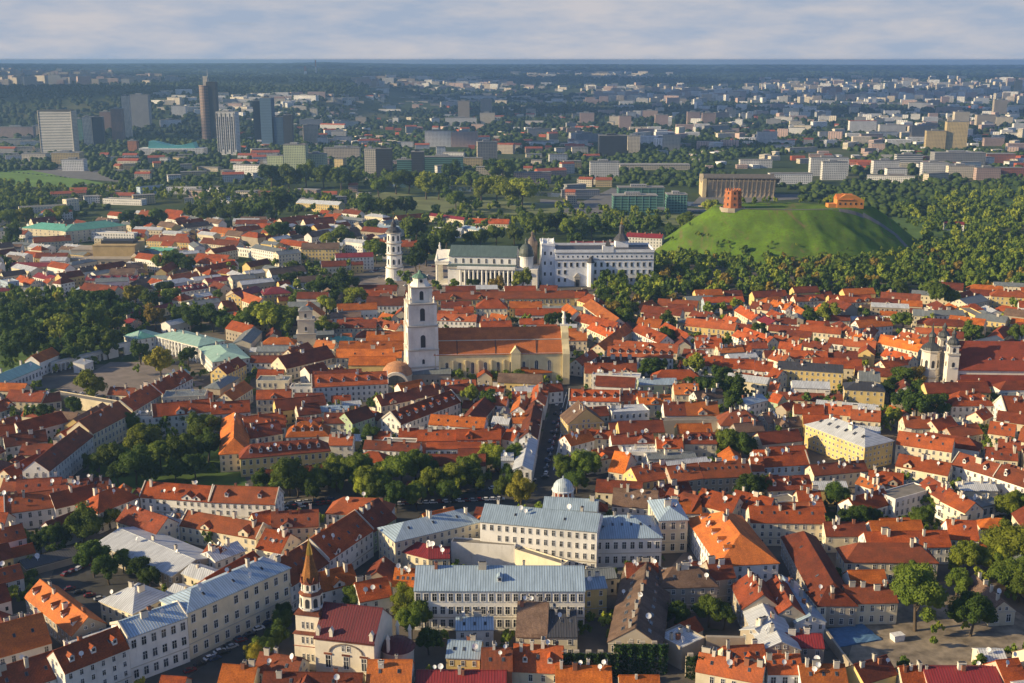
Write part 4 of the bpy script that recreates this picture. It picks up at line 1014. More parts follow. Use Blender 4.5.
# round lantern on the blue roof
g = at(563, 520, 0); root = empty('domed_lantern', (g.x, g.y+3, -5.5))
MB().lathe([(5.1,0),(5.1,14),(5.5,14.1),(5.5,15.2)], 20).build('drum', WALL['s'](), root)
MB().lathe([(3.7,15.2),(3.7,18.6)], 16).build('inner_drum', plaster('red_drum', (0.42,0.14,0.08)), root)
for i in range(12): a = R(30*i); MB().lathe([(.34,15.2),(.3,18.6)], 8, c=(4.4*math.cos(a), 4.4*math.sin(a))).build('column', paint, root)
MB().lathe([(5.0,18.6),(5.1,19.2),(4.7,19.4)], 20).build('ring_beam', paint, root)
MB().lathe([(4.7,19.4),(4.3,21.2),(3.1,22.8),(1.4,23.8),(.3,24.1),(.2,25.4)], 20).build('dome', seam('dome_pale', (0.50,0.58,0.62), .4), root)
tag(root, 'round columned lantern with pale blue dome behind the blue-roofed courtyard block', 'lantern'); LM.append(('the pale blue domed lantern', 563, 488))

# arcade wall of the presidential court
def arcade():
    P = [at(52, 373, 0), at(104, 360, 0), at(137, 352, 0)]; c = P[1]
    root = empty('white_arcade', (c.x, c.y, 0)); 
    def seg(a, q, n, nm, gate=False):
        v = q - a; L = v.length; rz = math.atan2(v.y, v.x)
        sub = MB(); h = 6.6
        if n:
            s = L/n
            for i in range(n+1):
                MB().box(-.45,.45,-.6,.6,0,4.8).build('pier', WALL['w'](), root, (a.x-c.x+v.x*i/n, a.y-c.y+v.y*i/n, 0), rz)
            MB().box(0,L,-.75,.75,4.8,h).box(0,L,2.4,2.8,0,4.8).build('beam', WALL['w'](), root, (a.x-c.x, a.y-c.y, 0), rz)
            MB().box(-.2,L+.2,-1,3.0,h,h+.35).build('coping', stone_trim, root, (a.x-c.x, a.y-c.y, 0), rz)
        else:
            MB().box(0.5,L*.42,-.75,.75,0,h+2).box(L*.42+5,L,-.75,.75,0,h+2).box(L*.42,L*.42+5,-.75,.75,6,h+2).build('gate_wall', WALL['w'](), root, (a.x-c.x, a.y-c.y, 0), rz)
            MB().box(0.3,L+.2,-1,1,h+2,h+2.4).build('coping', stone_trim, root, (a.x-c.x, a.y-c.y, 0), rz)
    seg(P[0], P[1], 12, 'a'); seg(P[1], P[2], 0, 'b')
    tag(root, 'white arcaded wall with arched gateway closing the paved court of the mint-roofed palace', 'arcade')
arcade(); LM.append(('the white arcade', 95, 365))
LM += [('the mint-roofed palace', 175, 340), ('the narrow main street', 560, 430), ('the blue-roofed courtyard block', 560, 530), ('the long green-roofed building', 75, 222),
       ('the big orange-roofed wing', 722, 530), ('the cream school with pale roof', 850, 440), ('the brown theatre block', 105, 255), ('the grassy castle hill', 790, 235), ('the square with parked cars', 345, 468), ('the blue-roofed corner block', 190, 620)]
# ------------------------------------------------------------------ the old town, house by house
# each entry: near eave from (x1,y1) to (x2,y2), eave height, depth, shape+roof, wall, extras
rows(0, 510, .25, '''
512 508 748 425 17 13 gu w w f3 c2; 258 650 515 548 14 13 gr w k3; -20 745 258 655 10 14 gb w
-60 600 205 525 9 18 go w c8; 100 345 290 500 8 12 go s k5; 400 360 530 410 9 17 hw c c2; 385 130 690 262 7 22 gw s c2 P14
0 290 95 265 7 9 gr w y2; 0 130 105 105 9 10 gr w; 465 40 625 95 8 13 gb c; 720 58 1024 112 8 11 gr c w
640 50 715 60 8 8 gw w; 800 185 860 205 7 10 gb c; 860 205 980 160 8 10 gw w; 870 690 1010 700 5 10 go c; 105 235 330 175 3.5 8 sk s c0 x P5
''')
rows(256, 510, .25, '''
140 300 290 205 11 18 gr w y4w; 292 197 468 77 12 17 gr w w y4; 468 84 560 27 10 18 gb e y2
0 150 100 170 8 14 gr c y4; 60 70 250 60 8 12 gb c; 0 65 75 50 8 10 gr c; 250 328 410 285 8 12 go w c3; 415 365 545 340 8 12 gr w y2; 545 300 640 305 9 11 go w y4
535 150 690 190 9 11 gm c; 690 192 775 190 9 10 gm c; 760 585 895 590 8 12 gu y; 800 478 950 475 8 9 gu w; 900 640 1024 640 7 12 gb k
-10 640 160 665 6 10 gb c; 440 690 620 690 6 12 go c; 640 690 1000 690 5 8 gm c; 20 715 420 720 5 9 gb c c2
''')
rows(0, 0, 1, '''
395 541 480 521 14 16 hu c f4 c3; 595 538 662 537 13 22 hu w f2 y6; 659 520 688 519 15 22 hu c f3; 451 543 515 547 9 5 fc w x; 515 550 563 565 8 4 fc c x
543 508 597 511 10 12 gu w c1; 583 589 607 587 12 9 gu y f3
124 336 137 339 11 20 hv w c0; 137 339 155 336 11 18 hn w c0; 198 347 213 362 10 24 hv w c2 P14; 0 384 41 367 8 14 gv w f1
''')
rows(512, 510, .25, '''
385 525 600 545 9 56 Gt s c9 P34; 15 500 140 505 8 20 gt c; 140 505 262 505 8 20 gk c y3; 0 640 200 650 5 14 gr c k2; 175 690 400 690 4 9 go c
588 308 822 300 11 13 ht s c3 f3; 460 285 590 285 10 12 gb s; 800 275 895 265 11 12 gb s; 880 300 925 395 9 14 gb s c4; 925 400 1000 560 8 13 gw s c3
680 555 775 512 8 12 fw s x; 735 640 1000 690 5 10 gr c c6; 860 620 1024 610 6 10 gr c; 1000 300 1060 420 9 10 gb s
''')
rows(768, 510, .25, '''
-70 45 230 50 11 12 gr c y5; 55 105 200 378 9 14 hb s c2; 318 370 520 365 9 11 gb c; 200 380 318 374 9 11 hb c c0; 310 205 680 208 9 13 hb c c3; 400 150 735 143 8 11 gr w c3
232 100 398 100 8 10 gb c; 725 112 845 118 8 14 gr w; 890 405 990 400 6 22 Gt c c4; 385 690 515 650 5 10 gb y; 540 690 660 690 4 9 gr c; 640 690 935 690 5 11 gm p
860 605 960 605 5 9 gw c; 950 690 1040 680 5 12 gr p; 0 290 110 450 7 11 gu w c5; 0 530 80 490 7 12 gw s; 75 545 225 550 7 10 gm s; 0 650 140 650 6 10 gr w c4; 135 690 320 690 5 10 go w
''')
rows(0, 340, .25, '''
0 285 60 260 6 10 gr c; 20 240 165 245 7 12 gb c; 165 250 245 240 6 9 gb c; 205 215 440 255 7 6 fc c x; 430 215 530 220 6 8 gb c
195 522 370 382 12 13 gb w f3; 370 372 525 290 13 15 gr c f3; 530 283 645 215 12 14 gr c w; 650 212 770 150 11 13 gr w c6; 20 425 190 400 8 11 gb w c4; 60 560 220 480 8 12 gr c
650 232 820 225 12 14 fg c; 612 306 845 283 12 13 gr w f3 w; 535 310 612 310 10 10 fg w; 845 295 1000 285 11 12 gr w; 905 135 985 95 10 11 gb y c2; 930 240 1010 190 9 10 go c
888 315 878 455 10 14 ho c c0; 960 472 1320 440 10 12 hb y k8 f2; 1000 390 1130 370 9 12 gb c; -60 690 20 690 9 13 gr w; 20 690 215 665 9 14 gr w w; 220 670 395 630 9 12 gr w c2; 390 690 555 625 10 14 hr w c6
560 625 835 645 10 12 gr w c2 w; 835 645 1100 655 10 13 gr w k2c2 w; 240 600 340 600 8 9 gb w c3; 330 595 430 590 8 9 gb w c2; 60 610 240 600 8 11 gb c c4; 0 600 60 600 8 10 gb c c2
-40 470 20 440 8 12 gb c; 30 345 90 330 7 8 gb c; -20 360 20 350 7 9 go c; 85 300 200 310 5 7 gb c; 690 150 760 130 7 8 gv w c0
''')
rows(256, 340, .25, '''
225 187 528 172 11 14 gr w w k6 f3; 120 112 315 65 9 16 gb c; 318 68 582 68 9 11 go c c3; 0 45 150 45 9 10 gg c; 0 165 130 165 9 12 fg c; 0 235 140 230 9 10 gr c; 135 190 225 190 10 8 fg w
-40 365 120 345 10 15 gr w f2; 120 385 290 380 10 15 ho w k4; 170 300 260 290 9 11 gb c; 262 285 375 275 8 8 gu w y2; 385 332 475 302 10 12 gb e; 270 330 385 330 9 10 gb c; 290 418 385 418 8 10 gr w
578 335 818 245 9 14 gr w k8 w; 500 262 640 235 9 11 gb c c3; 640 232 745 212 9 11 gb c; 690 335 912 350 9 10 go w y5; 645 400 800 400 8 10 gr k; 800 395 980 395 9 10 gr k; 680 435 960 432 6 6 sr w; 428 432 650 445 7 8 gb w; 505 405 640 410 7 6 fc w; 570 385 645 385 8 8 gr w
880 200 990 205 7 6 gr c; 760 215 880 200 8 9 gb c; 280 690 530 700 10 13 hr w c1; 420 300 490 320 7 7 gb c; 150 60 230 30 8 9 gr c; 740 180 880 178 6 6 gr c c0
920 255 1000 260 8 9 gr w; 940 330 1010 335 8 10 gw w c3; 985 390 1030 400 8 9 gr w; 980 480 1030 480 9 9 gw w
''')
rows(512, 340, .25, '''
100 395 122 265 9 9 gb w c3; 78 520 102 400 9 9 gw w c3; 130 260 148 190 9 9 gr w c3; 0 235 60 235 8 8 gr w; 0 330 60 330 8 10 go w; 10 395 75 395 7 8 gr c; 60 290 75 240 8 9 go w; 150 205 205 200 8 8 gr w
228 240 430 245 9 12 gr w k5 w f3; 320 140 512 150 10 9 fw w; 290 130 500 132 10 12 gr c; 510 178 662 176 9 10 gu e f2; 430 240 510 235 9 10 gr k; 650 215 750 215 8 12 go c; 745 240 855 225 8 10 gt w
225 335 368 325 10 16 Gt y; 400 290 550 282 9 12 fw w; 372 335 600 330 5 3 fc s x; 600 325 870 320 9 5 fc s x; 610 300 700 300 9 14 gb w; 700 300 830 298 9 14 go c; 510 258 640 252 8 10 go c
835 340 1000 340 9 16 hb w; 690 412 820 412 9 10 gb c k3; 235 420 330 395 7 10 go w; 300 390 400 392 7 8 gr c; 400 415 570 410 8 9 gb w; 340 478 440 460 8 9 gr c; 385 520 450 530 9 18 go c; 445 450 580 450 6 9 fw w
580 430 685 430 8 10 gr c; 545 475 740 470 6 10 gg w P10; 505 570 640 545 9 13 gr y y4; 640 565 765 550 9 13 gr s y4; 765 550 960 540 9 13 gr s y6; 960 520 1010 520 9 12 gr w; 975 500 1060 500 9 14 gr w
400 660 580 672 8 14 gt w y2; 600 645 720 680 7 12 gb k; 730 650 880 690 8 13 gr c; 870 655 1024 690 8 12 gr w y4; 380 60 645 70 9 12 gr w k8; 690 90 835 105 8 13 gr w; 840 110 970 115 8 12 gr w; 970 120 1040 125 8 12 gr w
735 30 830 30 8 9 gr w; 830 50 930 44 8 9 go c; 340 100 500 100 8 10 gb w; 940 30 1024 30 8 9 gb w; 590 620 720 600 6 8 gb c; 640 690 760 690 6 9 go w; 280 100 345 60 8 9 gr w; 870 150 1024 170 6 8 gr c; 940 260 1024 240 8 10 gu w
900 370 1010 360 8 9 gt s; 820 380 900 380 7 6 fc s; 240 500 330 480 7 8 gr w; 500 225 560 225 7 6 gr w
''')
rows(768, 340, .25, '''
38 112 300 130 12 13 gk y c3 f3; 308 195 468 204 11 14 hk y f3; 365 160 450 165 11 16 gg c; 45 235 300 245 5 8 gb c c6; 105 290 225 295 8 10 gr c; 225 290 335 300 8 10 gr c; 330 315 450 325 8 11 gr c
735 262 910 260 9 16 hr w k3; 955 290 1040 290 10 18 gr w c2 w; 880 370 985 385 8 12 gr c; 740 390 860 370 6 10 gr s; 1000 400 1060 410 9 12 gr c; 512 412 735 445 11 12 gr c y4 f3; 550 350 670 350 8 11 gr c; 680 360 760 340 8 10 gr c
735 495 900 545 8 12 gb w k2 w; 900 545 1060 598 8 12 gb w k2; 870 470 1000 480 6 10 gb c; 510 500 720 540 6 11 gr c; -20 505 165 495 9 12 gr a w; 185 540 400 520 8 9 gb c; 0 600 180 590 8 11 gb c k3c2; 400 570 540 585 8 11 gr s
540 590 740 600 6 9 fg c; 770 600 920 600 5 10 gw c; 740 690 930 650 6 10 gg w P10; 350 570 440 600 9 6 go w; 360 690 500 650 6 12 gr w; 510 640 655 600 9 10 fc w; 600 580 700 640 9 10 gb c; 690 640 790 690 9 10 gr c
125 660 220 660 7 12 gr c; 0 660 120 640 6 8 fc w; 0 695 230 685 7 8 gr c; 0 70 60 90 8 10 gr c; 75 70 240 75 8 10 gr c; 240 70 360 75 8 10 gb c c4; 450 60 560 90 8 10 gr c; 470 110 560 95 8 9 gr c; 440 10 600 45 10 10 go c
0 240 40 250 8 9 gr e; 0 330 50 320 8 10 gt s; 40 350 140 340 6 9 gt s; 0 140 38 150 8 10 gr c; 0 200 38 205 8 10 gr c; 40 30 130 40 8 9 gr c; 300 20 430 30 8 9 gr c; 620 340 690 330 7 8 gr w; 860 320 900 300 8 9 gr c; 920 430 1010 440 8 9 gb c
''')
rows(768, 180, .25, '''
893 462 1040 470 11 12 hr y f3; 290 490 420 485 8 11 gr c; 415 495 520 500 7 10 gb c; 450 470 610 480 8 10 gb c; 110 485 230 480 8 10 gr c; 0 500 70 520 8 10 go w; 70 500 130 540 8 8 go w; 180 520 240 540 8 12 go w; 0 570 115 575 8 9 gb w
365 590 500 580 8 11 go w; 580 540 665 545 11 14 gg c; 665 540 790 540 9 11 gg w; 765 512 830 545 10 9 fc y; 825 555 950 570 9 14 gg y; 640 430 780 440 9 12 gb c; 800 500 885 480 8 16 gg c
125 600 290 615 8 9 gr c; 290 600 340 630 8 9 gr c; 335 630 400 655 8 9 go c; 400 650 440 600 8 9 gr c; 0 600 125 612 6 9 gb c; 130 660 240 680 7 9 gb c; 440 650 600 670 9 12 go o; 590 610 790 620 7 8 gr c; 600 650 730 680 7 9 gb c; 705 175 785 178 8 10 gm w
230 560 330 560 7 8 gb c; 20 640 120 650 7 8 gr c; 240 650 330 660 6 8 gr w; 520 620 590 640 7 8 gr c
''')
rows(512, 180, .25, '''
-334 478 250 470 11 12 gr y f2 S3.4; 45 512 300 520 5 8 gg y; 260 480 320 500 10 14 hr y; 285 500 395 580 9 13 go c; 180 640 300 640 8 12 go c; 250 560 400 600 8 12 gr c; 580 500 740 510 8 11 gr c; 495 580 590 590 8 12 go w
690 580 890 600 9 11 gr y c4 f2; 770 490 930 485 9 9 gr a; 890 520 960 560 8 10 gr c; 950 510 1024 520 8 11 gb c; 960 550 1024 580 8 12 gm c; 400 670 660 690 8 11 gr c; 370 680 480 600 8 10 go c; 480 600 590 650 9 12 gr w
590 590 690 640 8 9 gr w; 735 650 840 650 7 10 gr w; 820 690 960 690 7 10 gr c; 910 610 1024 650 8 9 gr c; 515 520 580 500 8 9 go c; 840 560 890 570 7 8 gr c; 235 262 420 262 15 14 gm w c5; 455 225 600 232 14 14 gm w c5; 300 590 390 630 8 9 gr c
100 600 180 600 7 8 gr c; 30 575 130 575 6 8 gr w; 880 620 960 650 7 9 gr w; 420 620 480 590 7 8 gb c
''')
rows(256, 180, .25, '''
-20 270 90 290 13 12 gg w f4; 90 300 180 290 14 12 gg c f4; 180 275 330 275 15 13 gt y f4; 318 310 470 305 13 13 gm w f4; 880 512 1005 512 11 16 hr c; 440 500 590 500 9 14 gb w; 320 590 480 590 8 12 gb c; 450 575 560 600 8 10 gr c; 300 550 420 545 7 8 gt w
30 458 140 450 11 18 hm y; -60 470 30 440 11 14 gm y; 150 545 265 545 9 14 Go c; 290 650 390 645 6 12 hn c; 440 640 600 640 9 12 go c; 330 680 600 680 9 12 go c; 5 60 130 60 10 14 gt y; 160 90 330 100 11 16 gw y; 200 180 320 170 11 16 gb c; 320 190 380 180 9 10 gr c
105 190 170 180 9 10 gr c; 285 150 420 165 9 12 gg w; 440 190 560 200 9 16 gu w; 570 160 680 150 8 12 gr c; 680 140 830 160 8 10 gm c; 700 200 820 205 8 12 gw w; 820 190 890 200 8 10 gu w; 845 170 1010 175 8 12 gr c; 580 265 700 265 8 14 gr y; 430 250 520 260 8 12 gb c; 230 665 310 672 7 9 go c
0 190 60 190 9 11 gr c; 30 240 90 230 8 9 gr c; 720 560 880 565 8 10 gr w; 820 560 940 575 7 10 gb w; 900 590 1024 585 7 9 gr c; 600 590 700 590 7 8 gr c
''')
rows(0, 180, .25, '''
262 206 505 180 14 34 hn c f4 c3 P18; 365 210 535 215 10 10 fw w; 585 240 760 250 10 14 hb y c3; 135 250 285 240 11 12 gr c; 45 260 135 260 8 10 gg c; 75 300 180 310 7 10 gr c; 30 345 215 345 8 12 gm c; 0 300 70 290 8 10 gb c; 60 400 120 420 8 10 gr c
0 400 30 410 12 10 fw a; 130 385 200 400 9 12 gm w; 240 390 300 380 9 12 gm w k2; 340 400 545 400 9 12 gm p k5; 425 440 550 435 7 8 gm c; 545 400 600 395 8 10 gk c; 600 395 680 395 8 10 gg c; 60 440 150 440 8 8 fg w; 690 400 800 385 9 10 gr c; 715 447 833 430 12 14 gm w k5 f4; 830 410 960 395 11 12 gm c
800 370 950 340 9 10 gr c; 930 400 1024 390 13 12 gg c; 940 470 1024 500 9 12 gr c; 870 510 905 525 9 10 Gr c; 75 110 270 100 14 12 fc c f4 S3.5; 265 80 315 75 16 10 fw c; 550 140 655 150 14 14 gr c; 655 150 740 165 14 12 gr w; 410 75 565 80 8 14 fg w; 560 30 665 20 12 10 fk a
665 30 800 30 10 10 fr w; 840 205 930 215 11 12 go o; 930 210 1010 200 11 12 gr c; 800 250 945 265 10 12 gb c; 740 250 800 260 9 10 fg c; 770 330 930 340 9 11 gr w; 940 270 1024 280 9 11 fg w; 500 290 590 300 8 20 gn y; 590 285 680 290 8 15 gn c; 0 160 20 150 8 12 fw c; -10 205 40 200 9 12 gg w
0 445 60 440 8 9 gm c; 150 440 230 450 7 9 gg w; 300 440 350 450 7 8 gu w; 560 440 620 430 7 9 gm c; 620 520 700 500 7 8 gm c; 380 330 500 345 5 10 fc s x; 380 500 460 480 6 8 gk c; 450 560 520 575 8 10 gm p; 520 545 640 525 7 9 gm c; 690 290 760 285 9 9 fg c
''')
house(at(687, 573, 8), at(700, 573, 8), 8, 8, 'gb', 's', '')

LB = lambda *a: [house(at(a[0], a[1], a[4]), at(a[2], a[3], a[4]), *a[4:8], opts=a[8], label=a[9], group=None)][0]
pal = LB(155, 335, 198, 346, 11.5, 22, 'hv', 'w', 'c3 P14', 'white palace wing with mint green roof and pilasters beside the paved court')
for i in range(13):
    L_ = (at(198,346,11.5)-at(155,335,11.5)).length; MB().lathe([(.6,.0),(.5,.6),(.42,9.6),(.6,10.2)], 8).build('pilaster', paint, pal, (-L_/2+1.5+i*(L_-3)/12, -11.7, 0))
LB(480, 520.5, 597, 531, 18, 17, 'gu', 'w', 'f4 c2 y2', 'long off-white four-storey block with blue metal roof, front of the courtyard group')
LB(687, 518, 719, 565, 11, 24, 'ho', 'w', 'k5 c2 P32', 'big bright orange hipped roof on white walls right of the blue-roofed group')
LB(805.5, 423.75, 865, 446.25, 13, 20, 'hw', 'y', 'y6 P26 f4 S2.6', 'yellow four-storey school with pale metal roof and skylights among red roofs')
LB(22, 227.5, 65.5, 230.75, 14, 30, 'hn', 'c', 'f4 c4 P18', 'left wing of the big cream office palace with green metal roof')
LB(187, 612, 289.75, 567, 18, 15, 'hu', 'c', 'f3 S4.0 c3', 'long cream building with blue metal roof along the lower left street')
LB(414, 589.5, 585, 590, 16, 20, 'gu', 'w', 'f3 c4 k1 S2.8', 'long white building with blue seamed roof at bottom centre')
# theatre: stepped blocks in brown stone
def theatre():
    g = at(110, 268, 0); root = empty('theatre', (g.x, g.y, 0)); m = WALL['s'](); m2 = plaster('theatre_ochre', (0.50, 0.37, 0.18))
    MB().box(-52, 22, -4, 30, 0, 9).box(-52.3, 22.3, -4.3, 30.3, 9, 9.8).build('lobby', m, root)
    MB().box(-20, 22, 12, 44, 0, 20).box(-20.4, 22.4, 11.6, 44.4, 20, 21).build('stage_tower', m2, root)
    MB().box(-44, -20.01, 18, 44, 0, 15).box(-44.3, -20.5, 17.7, 44.3, 15, 15.8).build('auditorium', m, root)
    MB().box(-14, 18, 20, 36, 21, 24).build('roof_plant', dark_metal, root)
    MB().box(22.4, 54, 0, 26, 0, 10).box(22.5, 54.4, -.4, 26.4, 10, 10.8).build('wing', m2, root)
    for i in range(10): MB().box(-1.6, 1.6, -.1, .2, 0, 3).build('window', glass, root, (-47+i*7, -4, 4))
    tag(root, 'brown stone theatre of stepped flat-roofed blocks among red roofs on the left', 'theatre')
theatre()
tp_ = MB(); r_t = random.Random(4)
tarp = plain('blue_tarpaulin', (0.10, 0.20, 0.34), 0.6, ns=.6)
for px_, py_, w_, d_, nm_, m_, lb_ in ((850,636,9,6,'tarpaulin',tarp,'crumpled blue tarpaulin spread over rubble in the earthen yard'), (897,640,4.5,3,'skip_container',paint,'white container standing in the earthen yard')):
    g = at(px_, py_, 0); b = MB()
    if nm_ == 'tarpaulin':
        n = 8
        vs_ = [((i/n-.5)*w_*2, (j/n-.5)*d_*2, .25 + .9*abs(mnoise.noise(Vector((i*.9, j*.9, 2))))) for j in range(n+1) for i in range(n+1)]
        b.add(vs_, [(j*(n+1)+i, j*(n+1)+i+1, (j+1)*(n+1)+i+1, (j+1)*(n+1)+i) for j in range(n) for i in range(n)])
        b.extrude_z([(-w_,-d_),(w_,-d_),(w_,d_),(-w_,d_)], 0, .24)
    else: b.extrude_y([(-w_/2+.4,0),(w_/2-.4,0),(w_/2,2.4),(-w_/2,2.4)], -d_/2, d_/2)
    tag(b.build(nm_, m_, None, tuple(g), .3), lb_, nm_.split('_')[-1])

# ruined stone walls, ivy, fences
ivy = foliage('ivy', (0.035, 0.075, 0.012), (0.018, 0.042, 0.008))
def ivy_bush(px0, px1, py, h, label):
    A, B = at(px0, py, h), at(px1, py, h); L = (B-A).length; n = int(L*h*9); r = random.Random(int(px0)); b = MB()
    for i in range(n):
        x, z = r.uniform(0, L), h*(1-r.random()**1.4*0.98); y = -0.7 - r.random()*1.2*math.sin(x*0.9)**2 - r.random()*0.5; s = r.uniform(.25,.55)
        a, c = r.uniform(0, 6.28), r.uniform(-.6,.6)
        b.add([(x-s*math.cos(a), y+c*s, z-s*math.sin(a)), (x+s*math.sin(a)*.7, y-.2, z-s*math.cos(a)*.7), (x+s*math.cos(a), y-c*s, z+s*math.sin(a)), (x-s*math.sin(a)*.7, y+.2, z+s*math.cos(a)*.7)], [(0,1,2,3)])
    v = B - A; root = empty('ivy_covered_wall', (A.x, A.y, 0), math.atan2(v.y, v.x))
    w = MB(); w.box(0, L, -.6, .6, 0, h-.6); w.build('wall', WALL['s'](), root); b.build('ivy', ivy, root)
    for i in range(int(L/4)): MB().box(i*4+.6, i*4+2.4, -.6, .6, h-.6, h+.6).build('merlon', WALL['s'](), root)
    tag(root, label, 'wall')
ivy_bush(560, 618, 652, 9, 'tall stone wall smothered in dark ivy at the bottom centre')
ivy_bush(614, 668, 643, 11, 'higher ivy-clad wall right of the dark skylit roof at the bottom')
ivy_bush(686, 706, 655, 8, 'short ivy-clad stone wall behind the roofs at the bottom right of centre')
wall_thing([(706,636),(745,637)], 9, 1.4, WALL['s'](), 'ruined_wall', 'bare grey ruined stone wall below the garden trees at bottom centre')
wall_thing([(819,620),(866,684)], 4, .8, WALL['s'](), 'yard_wall', 'long dark yard wall running down beside the earthen yard')
wall_thing([(28,548),(80,532),(84,534)], 4, .6, WALL['w'](), 'courtyard_wall', 'pale wall along the top of the parking court at lower left')
wall_thing([(650,468),(735,463)], 6, 1, WALL['s'](), 'boundary_wall', 'grey stone boundary wall among roofs right of the main street')

# ------------------------------------------------------------------ trees traced one by one: centre x, centre y, radius, kind
trees(0, 510, .25, '''330 60 80 m;370 190 70 d;430 230 60 d;560 240 55 d;490 200 45 m;600 270 45 d;200 110 50 d;160 130 40 d;250 100 45 d;440 30 40 m;830 110 30 d;560 700 30 y;95 350 25 d;1010 570 40 y''')
trees(256, 510, .25, '''395 345 55 m;595 370 65 l;660 410 60 m;620 450 60 m;100 450 45 d;85 500 50 d;110 410 40 d;30 550 45 m;690 520 50 d''')
trees(512, 510, .25, '''290 480 28 d;660 420 55 d;600 420 40 d;790 400 60 m;850 420 50 m;265 180 12 c;325 190 13 c;343 186 12 c;598 185 14 c;740 610 30 d''')
trees(768, 510, .25, '''600 350 125 m;570 260 60 m;820 410 85 d;760 290 60 m;970 130 100 l;960 250 80 m;800 190 70 l;900 200 60 l;620 30 50 m;370 30 50 d;320 35 45 d;430 30 40 d;1010 300 60 m;540 620 30 d''')
trees(0, 340, .25, '''570 400 70 l;440 470 60 m;540 500 70 d;640 460 60 m;720 440 70 m;800 350 60 m;830 420 60 d;780 500 50 d;700 520 45 d;360 490 35 m;360 175 60 l;640 90 65 y;560 45 45 d;750 60 40 d;290 265 40 d;180 290 40 d;120 290 30 m;850 520 22 m;150 180 18 m;330 660 30 l
40 40 50 d;120 30 50 d;200 50 45 d;280 60 40 d;340 30 45 m;430 30 40 m;545 118 16 m;470 530 45 d;600 530 45 d;30 90 30 d''')
trees(256, 340, .25, '''130 540 75 m;60 620 55 d;240 560 55 m;320 540 60 m;400 500 55 m;440 560 60 l;480 620 55 m;580 510 70 m;640 500 65 m;560 620 60 d;700 560 55 l;800 540 60 l;850 510 55 m;920 470 50 l;960 470 50 l;880 560 45 m;640 620 50 m;860 220 42 l;940 240 48 d
460 380 38 d;470 260 35 d;800 145 33 m;860 140 33 m;960 145 28 m;1000 150 28 m;385 262 16 l;770 610 50 d;880 140 26 d;420 560 40 m;20 560 40 d''')
trees(512, 340, .25, '''220 510 55 m;300 500 68 m;260 560 45 d;35 600 62 y;15 460 42 m;550 110 45 d;600 110 40 d;735 100 48 l;840 140 50 d;800 190 55 d;880 190 55 d;880 240 48 d;730 280 40 m;870 410 60 m;920 420 55 d;835 405 40 o;950 590 58 d;1015 590 48 m;30 150 35 m;680 100 28 r;730 180 45 d;5 150 30 d''')
trees(768, 340, .25, '''40 380 33 m;280 630 55 d;250 215 30 c;150 240 28 d;530 150 50 m;590 150 50 o;540 240 50 d;600 260 60 d;680 260 50 d;500 310 38 l;960 660 50 l;930 430 28 d;640 650 30 m;490 200 40 d;610 200 45 d;205 240 20 d;1000 650 50 m;660 355 18 d''')
trees(0, 180, .25, '''50 540 60 d;130 640 60 d;150 500 50 m;60 640 60 d;240 600 70 l;230 480 30 y;310 640 60 d;380 570 70 m;400 490 60 d;480 540 50 d;540 460 50 y;600 480 45 m;680 470 45 m;350 480 50 d;430 640 50 m;620 545 50 o;560 620 35 d;760 560 45 d;850 550 50 d;960 570 45 m;200 540 50 m;290 520 50 d;10 590 50 d
650 330 45 m;690 320 50 m;740 340 40 d;510 150 40 d;560 170 40 d;620 165 50 d;1000 350 30 m;870 460 25 m;920 350 25 l;770 130 40 m;810 140 40 m;860 130 45 m;920 140 45 m;960 130 40 m;50 220 40 d;30 150 40 m;100 140 40 l;750 665 25 m;860 570 24 o;370 620 50 m;180 600 50 d;270 580 50 d;450 500 40 m
10 500 40 d;90 480 30 m;500 620 40 d;720 540 40 d;800 545 40 d;900 570 40 d;1010 560 45 m;655 440 40 d;240 130 34 l;190 150 30 m;300 540 40 m;110 580 45 m''')
trees(256, 180, .25, '''280 500 45 l;350 420 60 d;390 470 50 l;230 370 30 m;150 350 35 m;350 230 50 m;290 245 40 l;90 210 50 d;190 210 40 d;480 280 50 m;640 210 60 m;680 290 60 d;720 260 50 m;760 230 50 m;540 420 33 m;590 390 33 m;720 425 28 m;790 425 28 m;870 425 36 m;960 425 38 o
60 550 70 l;120 560 60 m;20 530 50 m;280 590 40 l;240 600 35 m;20 130 45 d;80 110 60 d;440 120 50 d;520 120 50 m;600 115 50 d;310 420 50 d;230 440 40 d;200 470 40 d;260 420 40 d;300 470 40 d;640 320 40 d;460 190 36 m;620 425 24 l;170 390 34 d;120 400 34 d;520 570 24 m;900 230 42 m;960 215 42 m;860 230 36 m''')
trees(256, 40, .25, '''60 560 50 d;130 560 50 m;200 555 50 m;270 560 50 m;340 570 50 m;490 590 40 m;560 580 50 m;610 580 50 m;680 600 50 l;730 600 50 m;800 640 40 m;900 620 50 l;960 620 60 l;1010 630 50 l;780 545 45 d;400 560 36 m;860 560 36 m;990 540 50 m;940 520 40 d;760 620 30 d;850 650 26 d;885 655 26 d''')
trees(512, 180, .25, '''40 70 60 l;90 190 45 m;180 170 45 d;230 190 45 m;320 190 40 d;250 240 36 d;40 400 45 l;160 560 36 d;210 560 36 d;620 570 42 m;620 620 38 d;700 180 50 m;740 190 50 m;800 110 40 l;640 210 36 d;190 100 16 d;640 480 30 o;560 170 36 m;500 180 32 d;420 190 32 m;380 200 30 d;10 220 40 m;130 170 44 m;60 160 40 m
430 540 30 d;460 560 30 d;400 440 36 l;720 640 30 m;60 560 24 m;780 520 32 m;830 515 32 m;900 500 32 l;860 640 28 m;990 600 36 m;980 450 34 l''')
